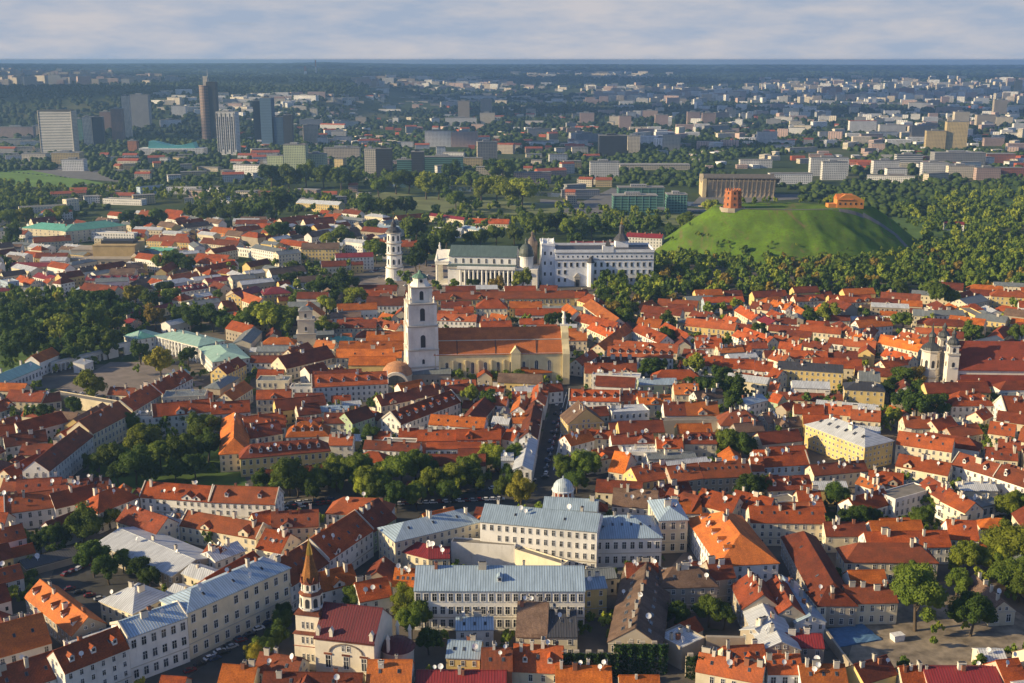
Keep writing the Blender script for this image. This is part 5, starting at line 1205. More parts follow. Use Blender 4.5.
trees(768, 180, .25, '''680 450 58 m;730 470 40 m;240 530 48 l;170 545 35 d;540 560 44 m;630 560 30 l;820 610 45 m;1000 500 30 m;200 480 24 m;130 440 26 l;840 400 40 m;1000 610 40 m;760 620 30 d;390 540 24 d''')
W = 'park trees below the castle hill'
scatter_px([(592,292),(604,268),(655,262),(760,262),(860,268),(935,252),(1040,262),(1040,294),(940,300),(800,298),(700,302),(650,312),(622,330),(608,318)], 420, 4.6, 7.6, 'ddmmmmmlo', W, sep=.62, seed=5)
scatter_px([(925,256),(912,236),(893,225),(900,205),(945,214),(1060,214),(1060,262),(960,262)], 170, 4.6, 7.8, 'dmmmmll', W, sep=.66, seed=8)
scatter_px([(930,206),(960,196),(1060,184),(1060,216),(945,216)], 70, 4.6, 8, 'llmm', W, sep=.8, seed=18)
scatter_px([(600,226),(672,216),(676,232),(660,250)], 26, 4, 6, 'dmm', W, sep=.7, seed=9)
scatter_px([(0,222),(24,222),(24,268),(0,280)], 14, 4, 6, 'dm', W, seed=10)
scatter_px([(0,300),(40,300),(130,312),(128,338),(30,352),(0,350)], 60, 4.5, 7, 'dmml', W, sep=.62, seed=20)
scatter_px([(120,312),(200,318),(290,318),(288,332),(200,326),(130,330)], 40, 3.5, 5.5, 'dmm', W, sep=.7, seed=21)
scatter_px([(260,250),(350,262),(350,300),(300,318),(270,300)], 34, 3.8, 5.6, 'dmml', W, sep=.75, seed=22)
scatter_px([(410,212),(545,208),(640,216),(660,228),(610,236),(530,238),(440,236),(404,262)], 120, 4, 6.6, 'dmml', W, sep=.75, seed=23)
scatter_px([(190,205),(300,206),(380,206),(380,226),(300,224),(200,222)], 55, 3.8, 6, 'dmm', W, sep=.8, seed=24)
scatter_px([(0,186),(60,190),(200,190),(372,200),(372,210),(200,206),(90,202),(0,214)], 260, 4, 6.5, 'dmml', W, sep=.8, seed=25)
scatter_px([(258,172),(372,176),(372,188),(258,186)], 60, 5, 7, 'dmm', W, sep=.7, seed=26)
scatter_px([(372,178),(480,184),(560,190),(560,198),(480,190),(372,186)], 70, 5, 8, 'mml', W, sep=.7, seed=27)
scatter_px([(80,440),(215,420),(215,470),(100,482)], 22, 3.5, 5.5, 'dm', W, seed=28)
scatter_px([(290,480),(520,470),(510,505),(300,505)], 26, 3.5, 5, 'dml', W, seed=29)

r_h = random.Random(31)
for _ in range(46):                                      # scrub on the hill sides
    a = r_h.uniform(math.pi*1.02, math.pi*2.05); q = r_h.uniform(.72, 1.0)
    x, y = HC.x + 150*q*math.cos(a), HC.y + 126*q*math.sin(a); tree_at(x, y, r_h.uniform(1.2, 2.4), r_h.choice('dmml'), z0=hill_h(x, y)-.4, grp='scrub on the hill')
for _ in range(16):
    x, y = HC.x + r_h.uniform(-60, 90), HC.y + r_h.uniform(14, 34); tree_at(x, y, r_h.uniform(2.2, 4), r_h.choice('dml'), z0=HH-1, grp='trees on the hill top')
# ------------------------------------------------------------------ infill: sheds, back houses and yards between the traced houses
G0x, G0y, GS = -760, 300, 2.5; GW, GH = 608, 560
occ = np.zeros((GW, GH), bool)
def mark_rect(cx, cy, L, d, rz, m=1.0):
    ca, sa = math.cos(rz), math.sin(rz); hl, hd = L/2+m, d/2+m; R_ = math.hypot(hl, hd)
    i0, i1 = int((cx-R_-G0x)/GS), int((cx+R_-G0x)/GS)+1; j0, j1 = int((cy-R_-G0y)/GS), int((cy+R_-G0y)/GS)+1
    i0, j0 = max(0, i0), max(0, j0); i1, j1 = min(GW, i1), min(GH, j1)
    if i1 <= i0 or j1 <= j0: return None
    I, J = np.meshgrid(np.arange(i0, i1), np.arange(j0, j1), indexing='ij')
    X, Y = G0x + (I+.5)*GS - cx, G0y + (J+.5)*GS - cy; u, v = X*ca + Y*sa, -X*sa + Y*ca
    return i0, i1, j0, j1, (abs(u) < hl) & (abs(v) < hd)
def mark(*a, **k):
    q = mark_rect(*a, **k)
    if q: occ[q[0]:q[1], q[2]:q[3]] |= q[4]
for f_ in FOOT:
    mark(*f_[:5], m=0.6)
    if f_[2] > 13: k_ = f_[3]/2 + 4.0; mark(f_[0] + math.sin(f_[4])*k_, f_[1] - math.cos(f_[4])*k_, f_[2], 8, f_[4], m=0)
KEEP = [[(555,640),(672,640),(676,690),(555,690)],[(808,462),(905,440),(912,470),(840,492),(808,480)],[(225,690),(140,690),(300,600),(402,540),(410,550),(310,625)],[(320,455),(355,455),(355,480),(320,480)],[(680,570),(800,560),(860,690),(720,690)],
        [(370,262),(440,262),(560,292),(350,300)],[(60,375),(210,385),(150,400),(50,405)],[(230,262),(380,256),(380,268),(240,276)],[(600,556),(690,556),(700,570),(590,570)],[(420,640),(470,600),(470,560),(560,560),(560,600),(600,640)]]
for (x, y, rad, *_r) in PLANT: mark(x, y, rad*1.1, rad*1.1, 0, m=0)
for nm, poly in PATCHES + [('keep', [tuple(at(*q))[:2] for q in k]) for k in KEEP]:
    if nm in ('garden_lawn', 'park_lawn', 'earth_yard', 'river_bank', 'river_water', 'riverside_road', 'green_field', 'car_park', 'hillside_lawn') or True:
        xs, ys = [q[0] for q in poly], [q[1] for q in poly]
        for i in range(max(0, int((min(xs)-G0x)/GS)), min(GW, int((max(xs)-G0x)/GS)+1)):
            for j in range(max(0, int((min(ys)-G0y)/GS)), min(GH, int((max(ys)-G0y)/GS)+1)):
                if inside(G0x+(i+.5)*GS, G0y+(j+.5)*GS, poly): occ[i, j] = True
for (px, py, L_, d_) in ((420,378,30,30),(495,372,120,40),(394,277,26,26),(480,275,110,75),(600,275,130,70),(330,655,70,50),(985,385,90,60),(931,388,18,18),(306,350,18,18),(563,512,18,18),(100,250,130,60),(95,362,110,14),(170,345,60,50)):
    g = at(px, py, 0); mark(g.x, g.y + d_*.15, L_, d_, 0, m=0)
for i in range(GW):
    for j in range(GH):
        x, y = G0x+(i+.5)*GS, G0y+(j+.5)*GS
        if abs(x-HC.x) < 165 and abs(y-HC.y) < 140: occ[i, j] = True
def nearest_rz(x, y):
    f = min(FOOT, key=lambda f: (f[0]-x)**2 + (f[1]-y)**2); return f[4], math.hypot(f[0]-x, f[1]-y)
class Infill:
    mats = [WALL['w'](), WALL['c'](), WALL['s'](), WALL['y'](), ROOF['o'](), ROOF['r'](), ROOF['b'](), ROOF['t'](), ROOF['g'](), ROOF['w'](), glass, chim_w]
    def __init__(s): s.b = MB(); s.n = 0
    def put(s, cx, cy, L, d, rz, he, r):
        typ = r.choice('gggggh') if L > 10 else r.choice('ggs'); rk = r.choice((4,4,5,5,6,6,6,7,8,9)) if cy < 900 or cx > 40 else r.choice((5,5,6,6,7,7,8,8,9,9)); he += 2.5 if cy > 900 and cx < 40 and L > 9 else 0; wk = r.choice((0,0,1,1,2,3))
        t = math.tan(R(36 if rk < 8 else 22)); t = .15 if typ == 's' else t
        w, q = wall_mb(typ, L, d, he, t), roof_mb(typ, L, d, he, t); zr = zroof_fn(typ, L, d, he, t); ca, sa = math.cos(rz), math.sin(rz)
        def put(m, k): s.b.add([(cx+x*ca-y*sa, cy+x*sa+y*ca, z) for x, y, z in m.v], m.f, k)
        put(w, wk); put(q, rk); g = MB(); c = MB()
        n = max(1, int(L/3.2))
        for k in range(max(1, int(he/3.5))):
            for i in range(n): x = -L/2 + L*(i+.5)/n; g.box(x-.5, x+.5, -d/2-.05, -d/2+.1, 1.0+k*3.3, 2.5+k*3.3)
            for sx in (-1, 1): g.box(min(sx*L/2-.1, sx*L/2+.05), max(sx*L/2-.1, sx*L/2+.05), -1.4, -.5, 1.0+k*3.3, 2.5+k*3.3)
        put(g, 10)
        for i in range(r.choice((0,1,1,2))): x, y = r.uniform(-L*.35, L*.35), r.uniform(-1, 1); z = zr(x, y); c.box(x-.4, x+.4, y-.4, y+.4, z-1.2, z+1.3)
        if c.v: put(c, 11)
        s.n += 1
infill = Infill(); r_i = random.Random(77)
TOWN = [(-40,700),(-40,300),(0,255),(60,200),(200,208),(390,222),(392,262),(360,300),(600,300),(640,318),(700,302),(1060,296),(1060,700)]
def free(q): return q is not None and not (occ[q[0]:q[1], q[2]:q[3]] & q[4]).any()
for (Ls, ds, hs, tries) in (((22,38),(10,12.5),(7.5,11),7000), ((13,22),(8.5,11),(6,9),9000), ((8,13),(6.5,8.5),(4.5,7),5000)):
    for _ in range(tries):
        px, py = r_i.uniform(-30, 1054), 220 + 480*r_i.random()**1.5
        if not inside(px, py, TOWN): continue
        g = at(px, py, 0); rz, dist = nearest_rz(g.x, g.y)
        if dist > 60: continue
        L, d = r_i.uniform(*Ls), r_i.uniform(*ds)
        if r_i.random() < .22: rz += math.pi/2
        if free(mark_rect(g.x, g.y, L, d, rz, m=0.3)):
            mark(g.x, g.y, L, d, rz, m=1.4); infill.put(g.x, g.y, L, d, rz, r_i.uniform(*hs), r_i)
o = infill.b.build('back_houses', Infill.mats); tag(o, 'crowd of small back houses and sheds squeezed between the streets of the old town', 'houses', kind='stuff')
print('infill', infill.n)
nb = 0
for _ in range(16000):                                   # bushes and small trees in what is left of the yards
    px, py = r_i.uniform(-20, 1044), 225 + 460*r_i.random()**1.4
    if not inside(px, py, TOWN): continue
    g = at(px, py, 0); rad = r_i.uniform(1.5, 3.4)
    if free(mark_rect(g.x, g.y, rad*1.5, rad*1.5, 0, m=0)) and mnoise.noise(Vector((g.x/45, g.y/45, 3))) > -.05:
        mark(g.x, g.y, rad*2, rad*2, 0, m=.8); tree_at(g.x, g.y, rad, r_i.choice('dmmml'), grp='yard trees'); nb += 1
print('yard trees', nb)
grow_trees()
# ------------------------------------------------------------------ the modern city across the river
FAC = {
 'beige': grid_facade('facade_beige', (0.50, 0.42, 0.32)), 'white': grid_facade('facade_white', (0.78, 0.76, 0.72)), 'grey': grid_facade('facade_grey', (0.34, 0.34, 0.34)),
 'brown': grid_facade('facade_brown', (0.26, 0.15, 0.10)), 'pink': grid_facade('facade_pink', (0.48, 0.34, 0.29)), 'yellow': grid_facade('facade_yellow', (0.60, 0.46, 0.22)),
 'cream': grid_facade('facade_cream', (0.72, 0.63, 0.48)), 'brick': grid_facade('facade_brick', (0.42, 0.15, 0.09)),
 'bands': grid_facade('facade_bands', (0.60, 0.59, 0.56), sz=3.4, band=True), 'green': grid_facade('facade_lime', (0.50, 0.56, 0.34)),
 'blueglass': grid_facade('facade_blue_glass', (0.06, 0.13, 0.22), (0.03, 0.07, 0.13), sz=3.6, band=True), 'dark': grid_facade('facade_dark', (0.045, 0.05, 0.06), (0.02, 0.025, 0.03), band=True),
 'greenglass': grid_facade('facade_green_glass', (0.10, 0.24, 0.20), (0.03, 0.08, 0.07), sz=3.6, band=True), 'orange': grid_facade('facade_orange', (0.60, 0.22, 0.08)),
}
FACW = dict(beige='beige', white='white', grey='grey', brown='brown', pink='pinkish', yellow='yellow', cream='cream', brick='brick red', bands='white banded', green='lime green', blueglass='blue glass', dark='black glass', greenglass='green glass', orange='orange')
flat_roof = plain('flat_roof', (0.24, 0.235, 0.225), 0.9, ns=0.1, vary=0.3)
tile_far = plain('roof_far_red', (0.34, 0.09, 0.045), 0.9, ns=0.1, vary=0.2)
CITY = []
def block(px0, px1, pt, pb, fac, depth=14, rz=0.0, label=None, cat='building', name='office_block', steps=0, group=None, roof=None, w=None, h=None, cx=None):
    g = at_t((px0+px1)/2, pb)
    if g is None: return None
    zc = proj(g)[2]; w = w or (px1-px0)*zc/FPX; h = h or max(5, z_at(pt, g.y) - g.z)
    root = empty(name, (g.x, g.y + depth/2, g.z), rz)
    MB().box(-w/2, w/2, -depth/2, depth/2, -6, h).build('wall', FAC[fac], root)
    r = MB(); rm = roof or flat_roof
    if roof is not None and h < 22:
        r.extrude_x([(-depth/2-.5,h-.2),(0,h+depth*.28),(depth/2+.5,h-.2)][::-1], -w/2-.4, w/2+.4)
    else:
        r.box(-w/2-.4, w/2+.4, -depth/2-.4, depth/2+.4, h, h+.9)
    r.build('roof', rm, root)
    if h > 18 and roof is None: MB().box(-w*.22, w*.12, -depth*.25, depth*.25, h+.9, h+4).build('plant_room', FAC['grey'] if fac not in ('dark','blueglass') else FAC['dark'], root)
    tag(root, label, cat, group)
    THINGS.append((root, dict(r=FACW[fac], size='tall' if h > 1.3*w else 'long' if w > 2.6*h else 'boxy', n='block' if name != 'tower_block' else 'tower'), ((px0+px1)/2, pb - 3), label))
    CITY.append((g.x, g.y, w, depth)); return root, w, h
# ordinary blocks, area by area
def fill(poly, n, wr, hr, facs, seed, roofp=0.1, grp='apartment blocks of the distant city', sep=1.15):
    r = random.Random(seed); xs = [p[0] for p in poly]; ys = [p[1] for p in poly]; k = 0; tries = 0
    while k < n and tries < n*80:
        tries += 1; x, y = r.uniform(min(xs), max(xs)), r.uniform(min(ys), max(ys))
        if not inside(x, y, poly): continue
        g = at_t(x, y); w = r.uniform(*wr)*r.choice((.6,1,1,1.7)); 
        if g is None or any(abs(g.x-c[0]) < (w+c[2])*.5*sep and abs(g.y-c[1]) < 14+(c[3])*.5+12 for c in CITY): continue
        h = r.choice((hr[0], hr[1], r.uniform(*hr), r.uniform(*hr))); zc = proj(g)[2]; hw = w*FPX/zc/2
        block(x-hw, x+hw, 0, y, r.choice(facs), r.uniform(11, 16), R(r.choice((-18,-8,0,6,14,25))), w=w, h=h, roof=(tile_far if r.random() < roofp else None), group=grp, name='apartment_block'); k += 1
# hotel
r_ = block(41.5, 76, 112, 154, 'bands', 22, R(-8), 'wide white hotel slab with banded windows, leftmost tall block of the skyline', 'hotel', 'hotel_tower')
MB().box(-r_[1]/2-1.2, -r_[1]/2-.02, -12, 12, 0, r_[2]+3).box(r_[1]/2+.02, r_[1]/2+1.2, -12, 12, 0, r_[2]+3).build('side_wall', FAC['cream'], r_[0])
MB().box(-r_[1]/2+2, r_[1]/2-2, -9, 9, r_[2]+.9, r_[2]+4.5).build('top_floor', FAC['dark'], r_[0])
LM.append(('the white hotel slab', 58, 135))
block(76, 84, 119, 143, 'greenglass', 20, 0, 'teal glass tower with slanted sides right behind the white hotel slab', 'tower', 'tower_block')
block(84, 93, 117, 147, 'cream', 18, R(10), 'cream and dark tower just right of the teal glass one'); block(93.4, 104, 117, 147, 'dark', 18, R(10), 'dark twin tower attached to the cream one by the hotel')
block(101, 113, 112, 133, 'brown', 18, 0, 'reddish brown tower behind the cream and dark twin towers'); block(112.5, 124, 109, 142, 'brown', 18, R(5), 'brown stepped tower left of the pale slim one')
block(124, 131.5, 96, 140, 'cream', 16, R(8), 'pale slim tower joined to a broad grey glass one', 'tower', 'tower_block'); block(131.8, 150, 95, 128, 'grey', 24, 0, 'broad grey glass tower joined to the pale slim one', 'tower', 'tower_block')
block(128, 137, 141, 151, 'orange', 16, 0, 'small orange block at the foot of the pale slim tower')
# tallest tower: two shells round a core, lit crown and mast
g = at_t(210, 142); root = empty('office_skyscraper', (g.x, g.y+14, g.z)); H = z_at(78, g.y) - g.z
MB().lathe([(15.5,-5),(15.5,H-18)], 20, c=(-7,0)).build('curved_shell', grid_facade('shell_brown', (0.36,0.22,0.16), (0.05,0.05,0.06), sz=3.7, band=True), root)
MB().box(-2, 21, -12, 12, -5, H-9).build('dark_shell', FAC['dark'], root)
MB().extrude_x([(-8,H-18),(8,H-18),(8,H-2),(-8,H+4)][::-1], -10, 1).build('crown_block', FAC['cream'], root)
MB().lathe([(.7,H-9),(.3,H+20)], 6).build('mast', paint, root)
tag(root, 'tallest brown glass skyscraper with pale slanted crown and mast on the left skyline', 'skyscraper'); LM.append(('the tallest skyscraper', 210, 110)); CITY.append((g.x,g.y,60,40))
r_ = block(218.5, 238, 112, 155, 'white', 26, R(-6), 'pale tower with vertical dark stripes right of the tallest skyscraper', 'tower', 'striped_tower')
for i in range(9): x = -r_[1]/2+2.5+i*(r_[1]-5)/8; MB().box(x-.9, x+.9, -13.35, -13.02, 2+(i%3)*5, r_[2]-3-(i%2)*7).build('dark_stripe', FAC['dark'], r_[0])
block(254, 262, 101, 143, 'dark', 22, R(10), 'dark half of the paired blue glass towers', 'tower', 'tower_block'); block(262.4, 274, 98, 147, 'blueglass', 24, R(-8), 'tall blue glass tower of the left skyline', 'tower', 'tower_block'); LM.append(('the blue glass tower', 266, 120))
block(275, 284, 117, 147, 'blueglass', 20, 0, 'shorter blue glass tower between the tall one and a dark one'); block(284.4, 293, 115, 148, 'dark', 20, 0, 'dark glass tower with curved top right of the shorter blue one')
block(303, 318, 125, 144, 'beige', 18, R(12), 'beige slab tower right of the dark glass towers')
block(268, 284, 156, 172, 'green', 20, R(-5), 'left lime green stepped block above the river trees'); block(284.4, 307, 145, 174, 'green', 20, R(-5), 'tallest lime green stepped block above the river trees'); block(307.5, 326, 154, 173, 'green', 20, R(-5), 'right lime green block above the river trees')
LM.append(('the lime green blocks', 296, 162))
block(324, 360, 148, 160, 'beige', 16, 0, 'long beige office behind the lime green blocks')
r_ = block(365, 376.5, 149, 180, 'cream', 20, 0, 'pale left part of the business tower near the river'); block(377, 392, 149, 180, 'dark', 20, 0, 'dark banded part of the business tower near the river'); LM.append(('the business tower', 378, 165))
MB().box(r_[1]/2-2, r_[1]/2+9, -10.4, -10.05, 0, r_[2]-2).build('white_fin', paint, r_[0]) if False else None
block(397, 412, 160, 175, 'greenglass', 18, 0, 'low green glass office right of the business tower'); block(411.5, 424, 152, 175, 'dark', 20, 0, 'black glass office between two green glass ones'); block(424.5, 463, 157, 173, 'greenglass', 20, 0, 'wide dark green glass office near the riverside')
block(477, 497, 142, 163, 'beige', 16, R(8), 'beige high-rise slab left of the city centre'); block(425, 451, 131, 147, 'white', 14, 0, 'white slab left of the brown panel block'); block(451.5, 478, 132, 147, 'pink', 14, 0, 'pinkish panel block beside the white slab')
block(458, 469.5, 101, 123, 'beige', 16, 0, 'left of two slim beige towers in the middle distance', 'tower', 'tower_block'); block(480.5, 492, 99, 115, 'beige', 16, 0, 'right of two slim beige towers in the middle distance', 'tower', 'tower_block'); block(480, 495, 113, 124, 'cream', 16)
block(460, 496, 96, 101, 'white', 30); block(448, 458, 100, 104, 'white', 20)
block(599, 627, 136, 156, 'dark', 36, 0, 'black glass cube building in the middle of the city', 'building', 'glass_cube'); LM.append(('the black glass cube', 613, 146))
block(627.5, 640, 136, 153, 'cream', 16); block(663, 680.5, 135, 151, 'cream', 18, R(-8)); block(640.5, 663, 137, 145, 'white', 14)
block(590, 619, 162, 178, 'white', 18, 0, 'white slab office with balconies right of the bridge road'); block(596, 612, 180, 187, 'yellow', 14, roof=tile_far)
block(655, 668, 115, 127, 'pink', 16); block(687, 700, 112, 125, 'pink', 16); block(702, 715, 113, 126, 'pink', 16); block(619, 631, 116, 131, 'pink', 16); block(580, 594, 113, 125, 'pink', 16)
block(926, 945, 131, 151, 'yellow', 18, R(-6), 'left yellow balcony tower of the right-hand pair', 'tower', 'tower_block'); block(945.5, 966, 122, 151, 'yellow', 18, R(-6), 'right taller yellow balcony tower of the pair', 'tower', 'tower_block'); LM.append(('the yellow twin towers', 946, 138))
block(953, 968, 112, 135, 'cream', 16); block(976, 995, 115, 129, 'beige', 18); block(993, 1006, 100, 118, 'beige', 16); block(888, 893.5, 82, 95, 'cream', 12, 0, 'slender cream tower on the far right skyline', 'tower', 'tower_block')
block(900, 914, 88, 97, 'brick', 20); block(823, 842, 87, 94, 'orange', 20); block(1014, 1021, 80, 97, 'yellow', 14); block(829, 838, 93, 98, 'brick', 16)
block(849, 876, 121, 135, 'white', 16, roof=tile_far); block(879, 905, 125, 137, 'white', 16); block(911, 934, 126, 143, 'beige', 18); block(810, 848, 158, 176, 'white', 14); block(822, 846, 162, 180, 'white', 14)
block(873, 899, 161, 174, 'white', 16); block(896, 922, 155, 168, 'bands', 16); block(922, 948, 163, 176, 'white', 14); block(934, 985, 153, 166, 'grey', 26); block(986, 1015, 154, 163, 'brick', 20); block(948, 975, 166, 178, 'cream', 14)
block(976, 1000, 168, 180, 'pink', 14); block(1000, 1024, 168, 176, 'brick', 14); block(770, 812, 174, 184, 'white', 20, 0, 'low white pavilion behind the sports arena'); block(740, 772, 160, 168, 'white', 14); block(757, 777, 132, 144, 'white', 14)
block(0, 34, 127, 138, 'pink', 16, roof=None); block(33, 42, 126, 137, 'cream', 16); block(22, 46, 154, 161, 'cream', 24); block(52, 80, 153, 165, 'yellow', 26, 0, 'low cream shopping block before the white hotel slab'); block(62, 84, 160, 171, 'white', 20)
fill([(90,156),(262,158),(262,182),(170,186),(118,176)], 26, (16,34), (7,13), ['white','cream','yellow','beige'], 41, .5); fill([(60,190),(372,192),(372,206),(60,206)], 24, (20,44), (7,12), ['white','cream','yellow','beige','pink'], 42, .4); fill([(0,150),(60,152),(60,160),(0,160)], 5, (30,60), (7,12), ['white','cream'], 43, 0)
block(172, 186, 106, 117, 'white', 14); block(160, 180, 120, 127, 'white', 18)
# white exhibition hall with teal wave roof
g = at_t(171, 155); root = empty('exhibition_hall', (g.x, g.y+20, g.z))
MB().box(-70,70,-18,18,-3,14).build('wall', FAC['white'], root)
w_ = MB(); n = 14; top = [(-48+i*96/n, 24+5*math.cos(i/n*math.pi*1.7)) for i in range(n+1)]
w_.extrude_y([(-50,14),(52,14)] + [(x, z) for x, z in top[::-1]], -14, 14); w_.build('wave_roof', plain('teal_roof', (0.10,0.36,0.38), .5), root)
MB().box(-72,72,-20,20,14.02,15.2).build('roof_slab', paint, root) if False else None
MB().box(-30,30,-30,-18.02,-3,12).build('colonnade', FAC['grey'], root)
tag(root, 'white hall with teal wave roof between the pale slim tower and the tallest skyscraper', 'hall'); CITY.append((g.x,g.y,140,50))
# green glass riverside block
for x0, x1, yt, yb, lb in ((613,657,196,215,'front green glass office block on the riverside road'),(618,664,188,207,'rear upper green glass office block on the riverside road'),(667,687,195,213,'separate green glass office block at the right end of the riverside group')):
    r_ = block(x0, x1, yt, yb, 'greenglass', 24, 0, lb, 'office', 'glass_office')
    for i in range(7): x = -r_[1]/2+1+i*(r_[1]-2)/6; MB().box(x-.35,x+.35,-12.35,-12.02,0,r_[2]).build('mullion', plain('green_frame',(0.18,0.34,0.28),.5), r_[0])
LM.append(('the green glass offices', 645, 203))
# sports arena with concave roof
A, B = at(712, 198, 0), at(775, 198, 0); L = (B-A).length; root = empty('sports_arena', ((A.x+B.x)/2-4, A.y+30, 0), R(-4))
conc = plaster('arena_concrete', (0.42,0.34,0.24), .03)
rf = MB(); prof = []
for i in range(13): t_ = i/12; y = -30+60*t_; prof.append((y, 21+9*((2*t_-1)**2)))
rf.extrude_x(prof + [(y, z-1.4) for y, z in prof[::-1]], -L/2-8, L/2+12); rf.build('roof', seam('arena_roof', (0.16,0.14,0.12), .7), root)
MB().box(-L/2, L/2+4, -24, 24, 0, 9).build('base', conc, root)
MB().extrude_x([(-25,9.02),(25,9.02),(29,26),(15,20.5),(0,19),(-15,20.5),(-29,26)][::-1], -L/2-2, L/2+6).build('leaning_wall', conc, root)
for i in range(16): x = -L/2+1+i*(L+3)/15; MB().extrude_x([(-24.2,0),(-25.4,9),(-31,27),(-30,27.3),(-24.5,9),(-23.9,0)][::-1], x-.4, x+.4).build('rib', conc, root)
MB().extrude_x([(-30,31),(-30,8),(-22,13),(-10,9.5),(0,8.5),(10,9.5),(22,13),(30,8),(30,31),(16,23),(0,20.5),(-16,23)], -L/2-9.4, -L/2-8.1).build('end_wall', plaster('arena_end', (0.62,0.50,0.30)), root) if False else MB().extrude_x([(-27,0),(27,0),(30,30),(15,23.5),(0,21.6),(-15,23.5),(-30,30)], -L/2-7.9, -L/2-2.1).build('end_wall', plaster('arena_end', (0.62,0.50,0.30)), root)
tag(root, 'concrete sports arena with sagging roof behind the castle tower', 'arena'); LM.append(('the concrete sports arena', 740, 185)); CITY.append((A.x+30,A.y+30,110,70))
patch('arena_forecourt', [(690,206),(800,199),(800,194),(700,196)], .05, m_road)
block(620, 690, 165, 170, 'cream', 30, 0, 'long low stadium stand left of the sports arena', 'stand')
# tv mast and chimney on the horizon
for px, pt, pb, wd, lb in ((316, 60, 74, 7, 'red and white chimney on the forested skyline'), (305.5, 66, 76, 12, 'pale cooling stack beside the skyline chimney')):
    g = at_t(px, pb); H = z_at(pt, g.y) - g.z; root = empty('industrial_chimney', g)
    MB().lathe([(wd,-10),(wd*.75,H*.5)], 10).build('shaft', paint, root); MB().lathe([(wd*.75,H*.5),(wd*.6,H)], 10).build('upper_shaft', plain('chimney_red',(0.45,0.22,0.18)), root); tag(root, lb, 'chimney')

AP = ['white','white','cream','beige','pink','grey','white']
fill([(0,140),(40,140),(40,150),(0,158)], 6, (30,50), (10,16), AP, 1)
fill([(240,150),(370,150),(590,160),(590,185),(500,188),(330,178),(240,176)], 22, (24,44), (9,18), AP+['yellow'], 2, .25)
fill([(300,128),(590,128),(590,158),(400,150),(300,148)], 36, (22,46), (9,20), AP, 3, .25)
fill([(150,100),(590,100),(590,128),(300,128),(160,120)], 42, (26,60), (9,24), AP, 4, .12)
fill([(590,104),(1024,104),(1024,130),(800,134),(590,130)], 64, (26,60), (12,27), AP, 5, .06)
fill([(640,132),(1024,132),(1024,152),(760,156),(640,158)], 34, (24,50), (9,18), AP, 6, .12)
fill([(780,156),(1024,158),(1024,178),(860,186),(800,170)], 20, (24,46), (8,14), AP+['brick'], 7, .15)
fill([(560,188),(612,182),(590,205),(560,206)], 6, (20,36), (8,12), AP, 8, .3)
fill([(500,138),(600,150),(600,180),(520,180)], 9, (24,40), (7,12), ['pink','cream'], 9, .8)
# one mass of tiny buildings too far and too many to tell apart
def far_mass():
    r = random.Random(44); b = MB(); n = 0
    def put(poly, num, wr, hr, ms):
        nonlocal n; xs = [p[0] for p in poly]; ys = [p[1] for p in poly]; k = 0; tr = 0
        while k < num and tr < num*30:
            tr += 1; x, y = r.uniform(min(xs), max(xs)), r.uniform(min(ys), max(ys))
            if not inside(x, y, poly): continue
            g = at_t(x, y)
            if g is None: continue
            w, h, d = r.uniform(*wr), r.uniform(*hr), 13; a = r.choice((-.4,0,0,.3,.8)); ca, sa = math.cos(a), math.sin(a); m = r.choice(ms)
            c = [(-w/2,-d/2),(w/2,-d/2),(w/2,d/2),(-w/2,d/2)]; q = [(g.x+u*ca-v*sa, g.y+u*sa+v*ca) for u, v in c]
            b.rings([[(X,Y,g.z-6) for X,Y in q], [(X,Y,g.z+h) for X,Y in q]], m); k += 1; n += 1
    put([(0,72),(112,74),(112,87),(0,88)], 150, (24,60), (24,44), (2,3,4,4)); put([(112,76),(186,78),(186,84),(112,86)], 40, (24,60), (18,30), (2,3,4))
    put([(360,78),(510,80),(510,90),(360,88)], 90, (40,100), (16,34), (0,3,4)); put([(510,72),(670,74),(670,79),(510,78)], 45, (60,140), (14,30), (0,1,4))
    put([(250,96),(590,95),(590,104),(250,104)], 110, (24,70), (8,18), (0,1,2,3,4)); put([(590,88),(1024,88),(1024,106),(590,106)], 420, (26,70), (14,40), (0,0,1,2,3,4))
    put([(760,80),(1024,80),(1024,90),(760,90)], 130, (30,80), (16,36), (0,1,3,4)); put([(150,92),(300,98),(300,118),(240,122),(160,112)], 60, (24,60), (8,18), (0,1,2))
    put([(240,104),(590,104),(590,150),(240,148)], 260, (12,26), (6,9), (0,1,3,5)); put([(590,106),(1024,106),(1024,150),(640,150)], 130, (24,60), (12,26), (0,0,1,3)); put([(600,106),(1024,106),(1024,170),(700,170)], 200, (12,30), (6,10), (0,1,3,5)); put([(370,84),(600,86),(600,94),(370,92)], 60, (30,70), (10,24), (0,1,3))
    o = b.build('distant_buildings', [FAC['white'], FAC['cream'], FAC['grey'], FAC['pink'], FAC['beige'], tile_far]); o['kind'] = 'stuff'
    tag(o, 'mass of tiny pale apartment blocks and houses of the distant city', 'buildings')
far_mass()

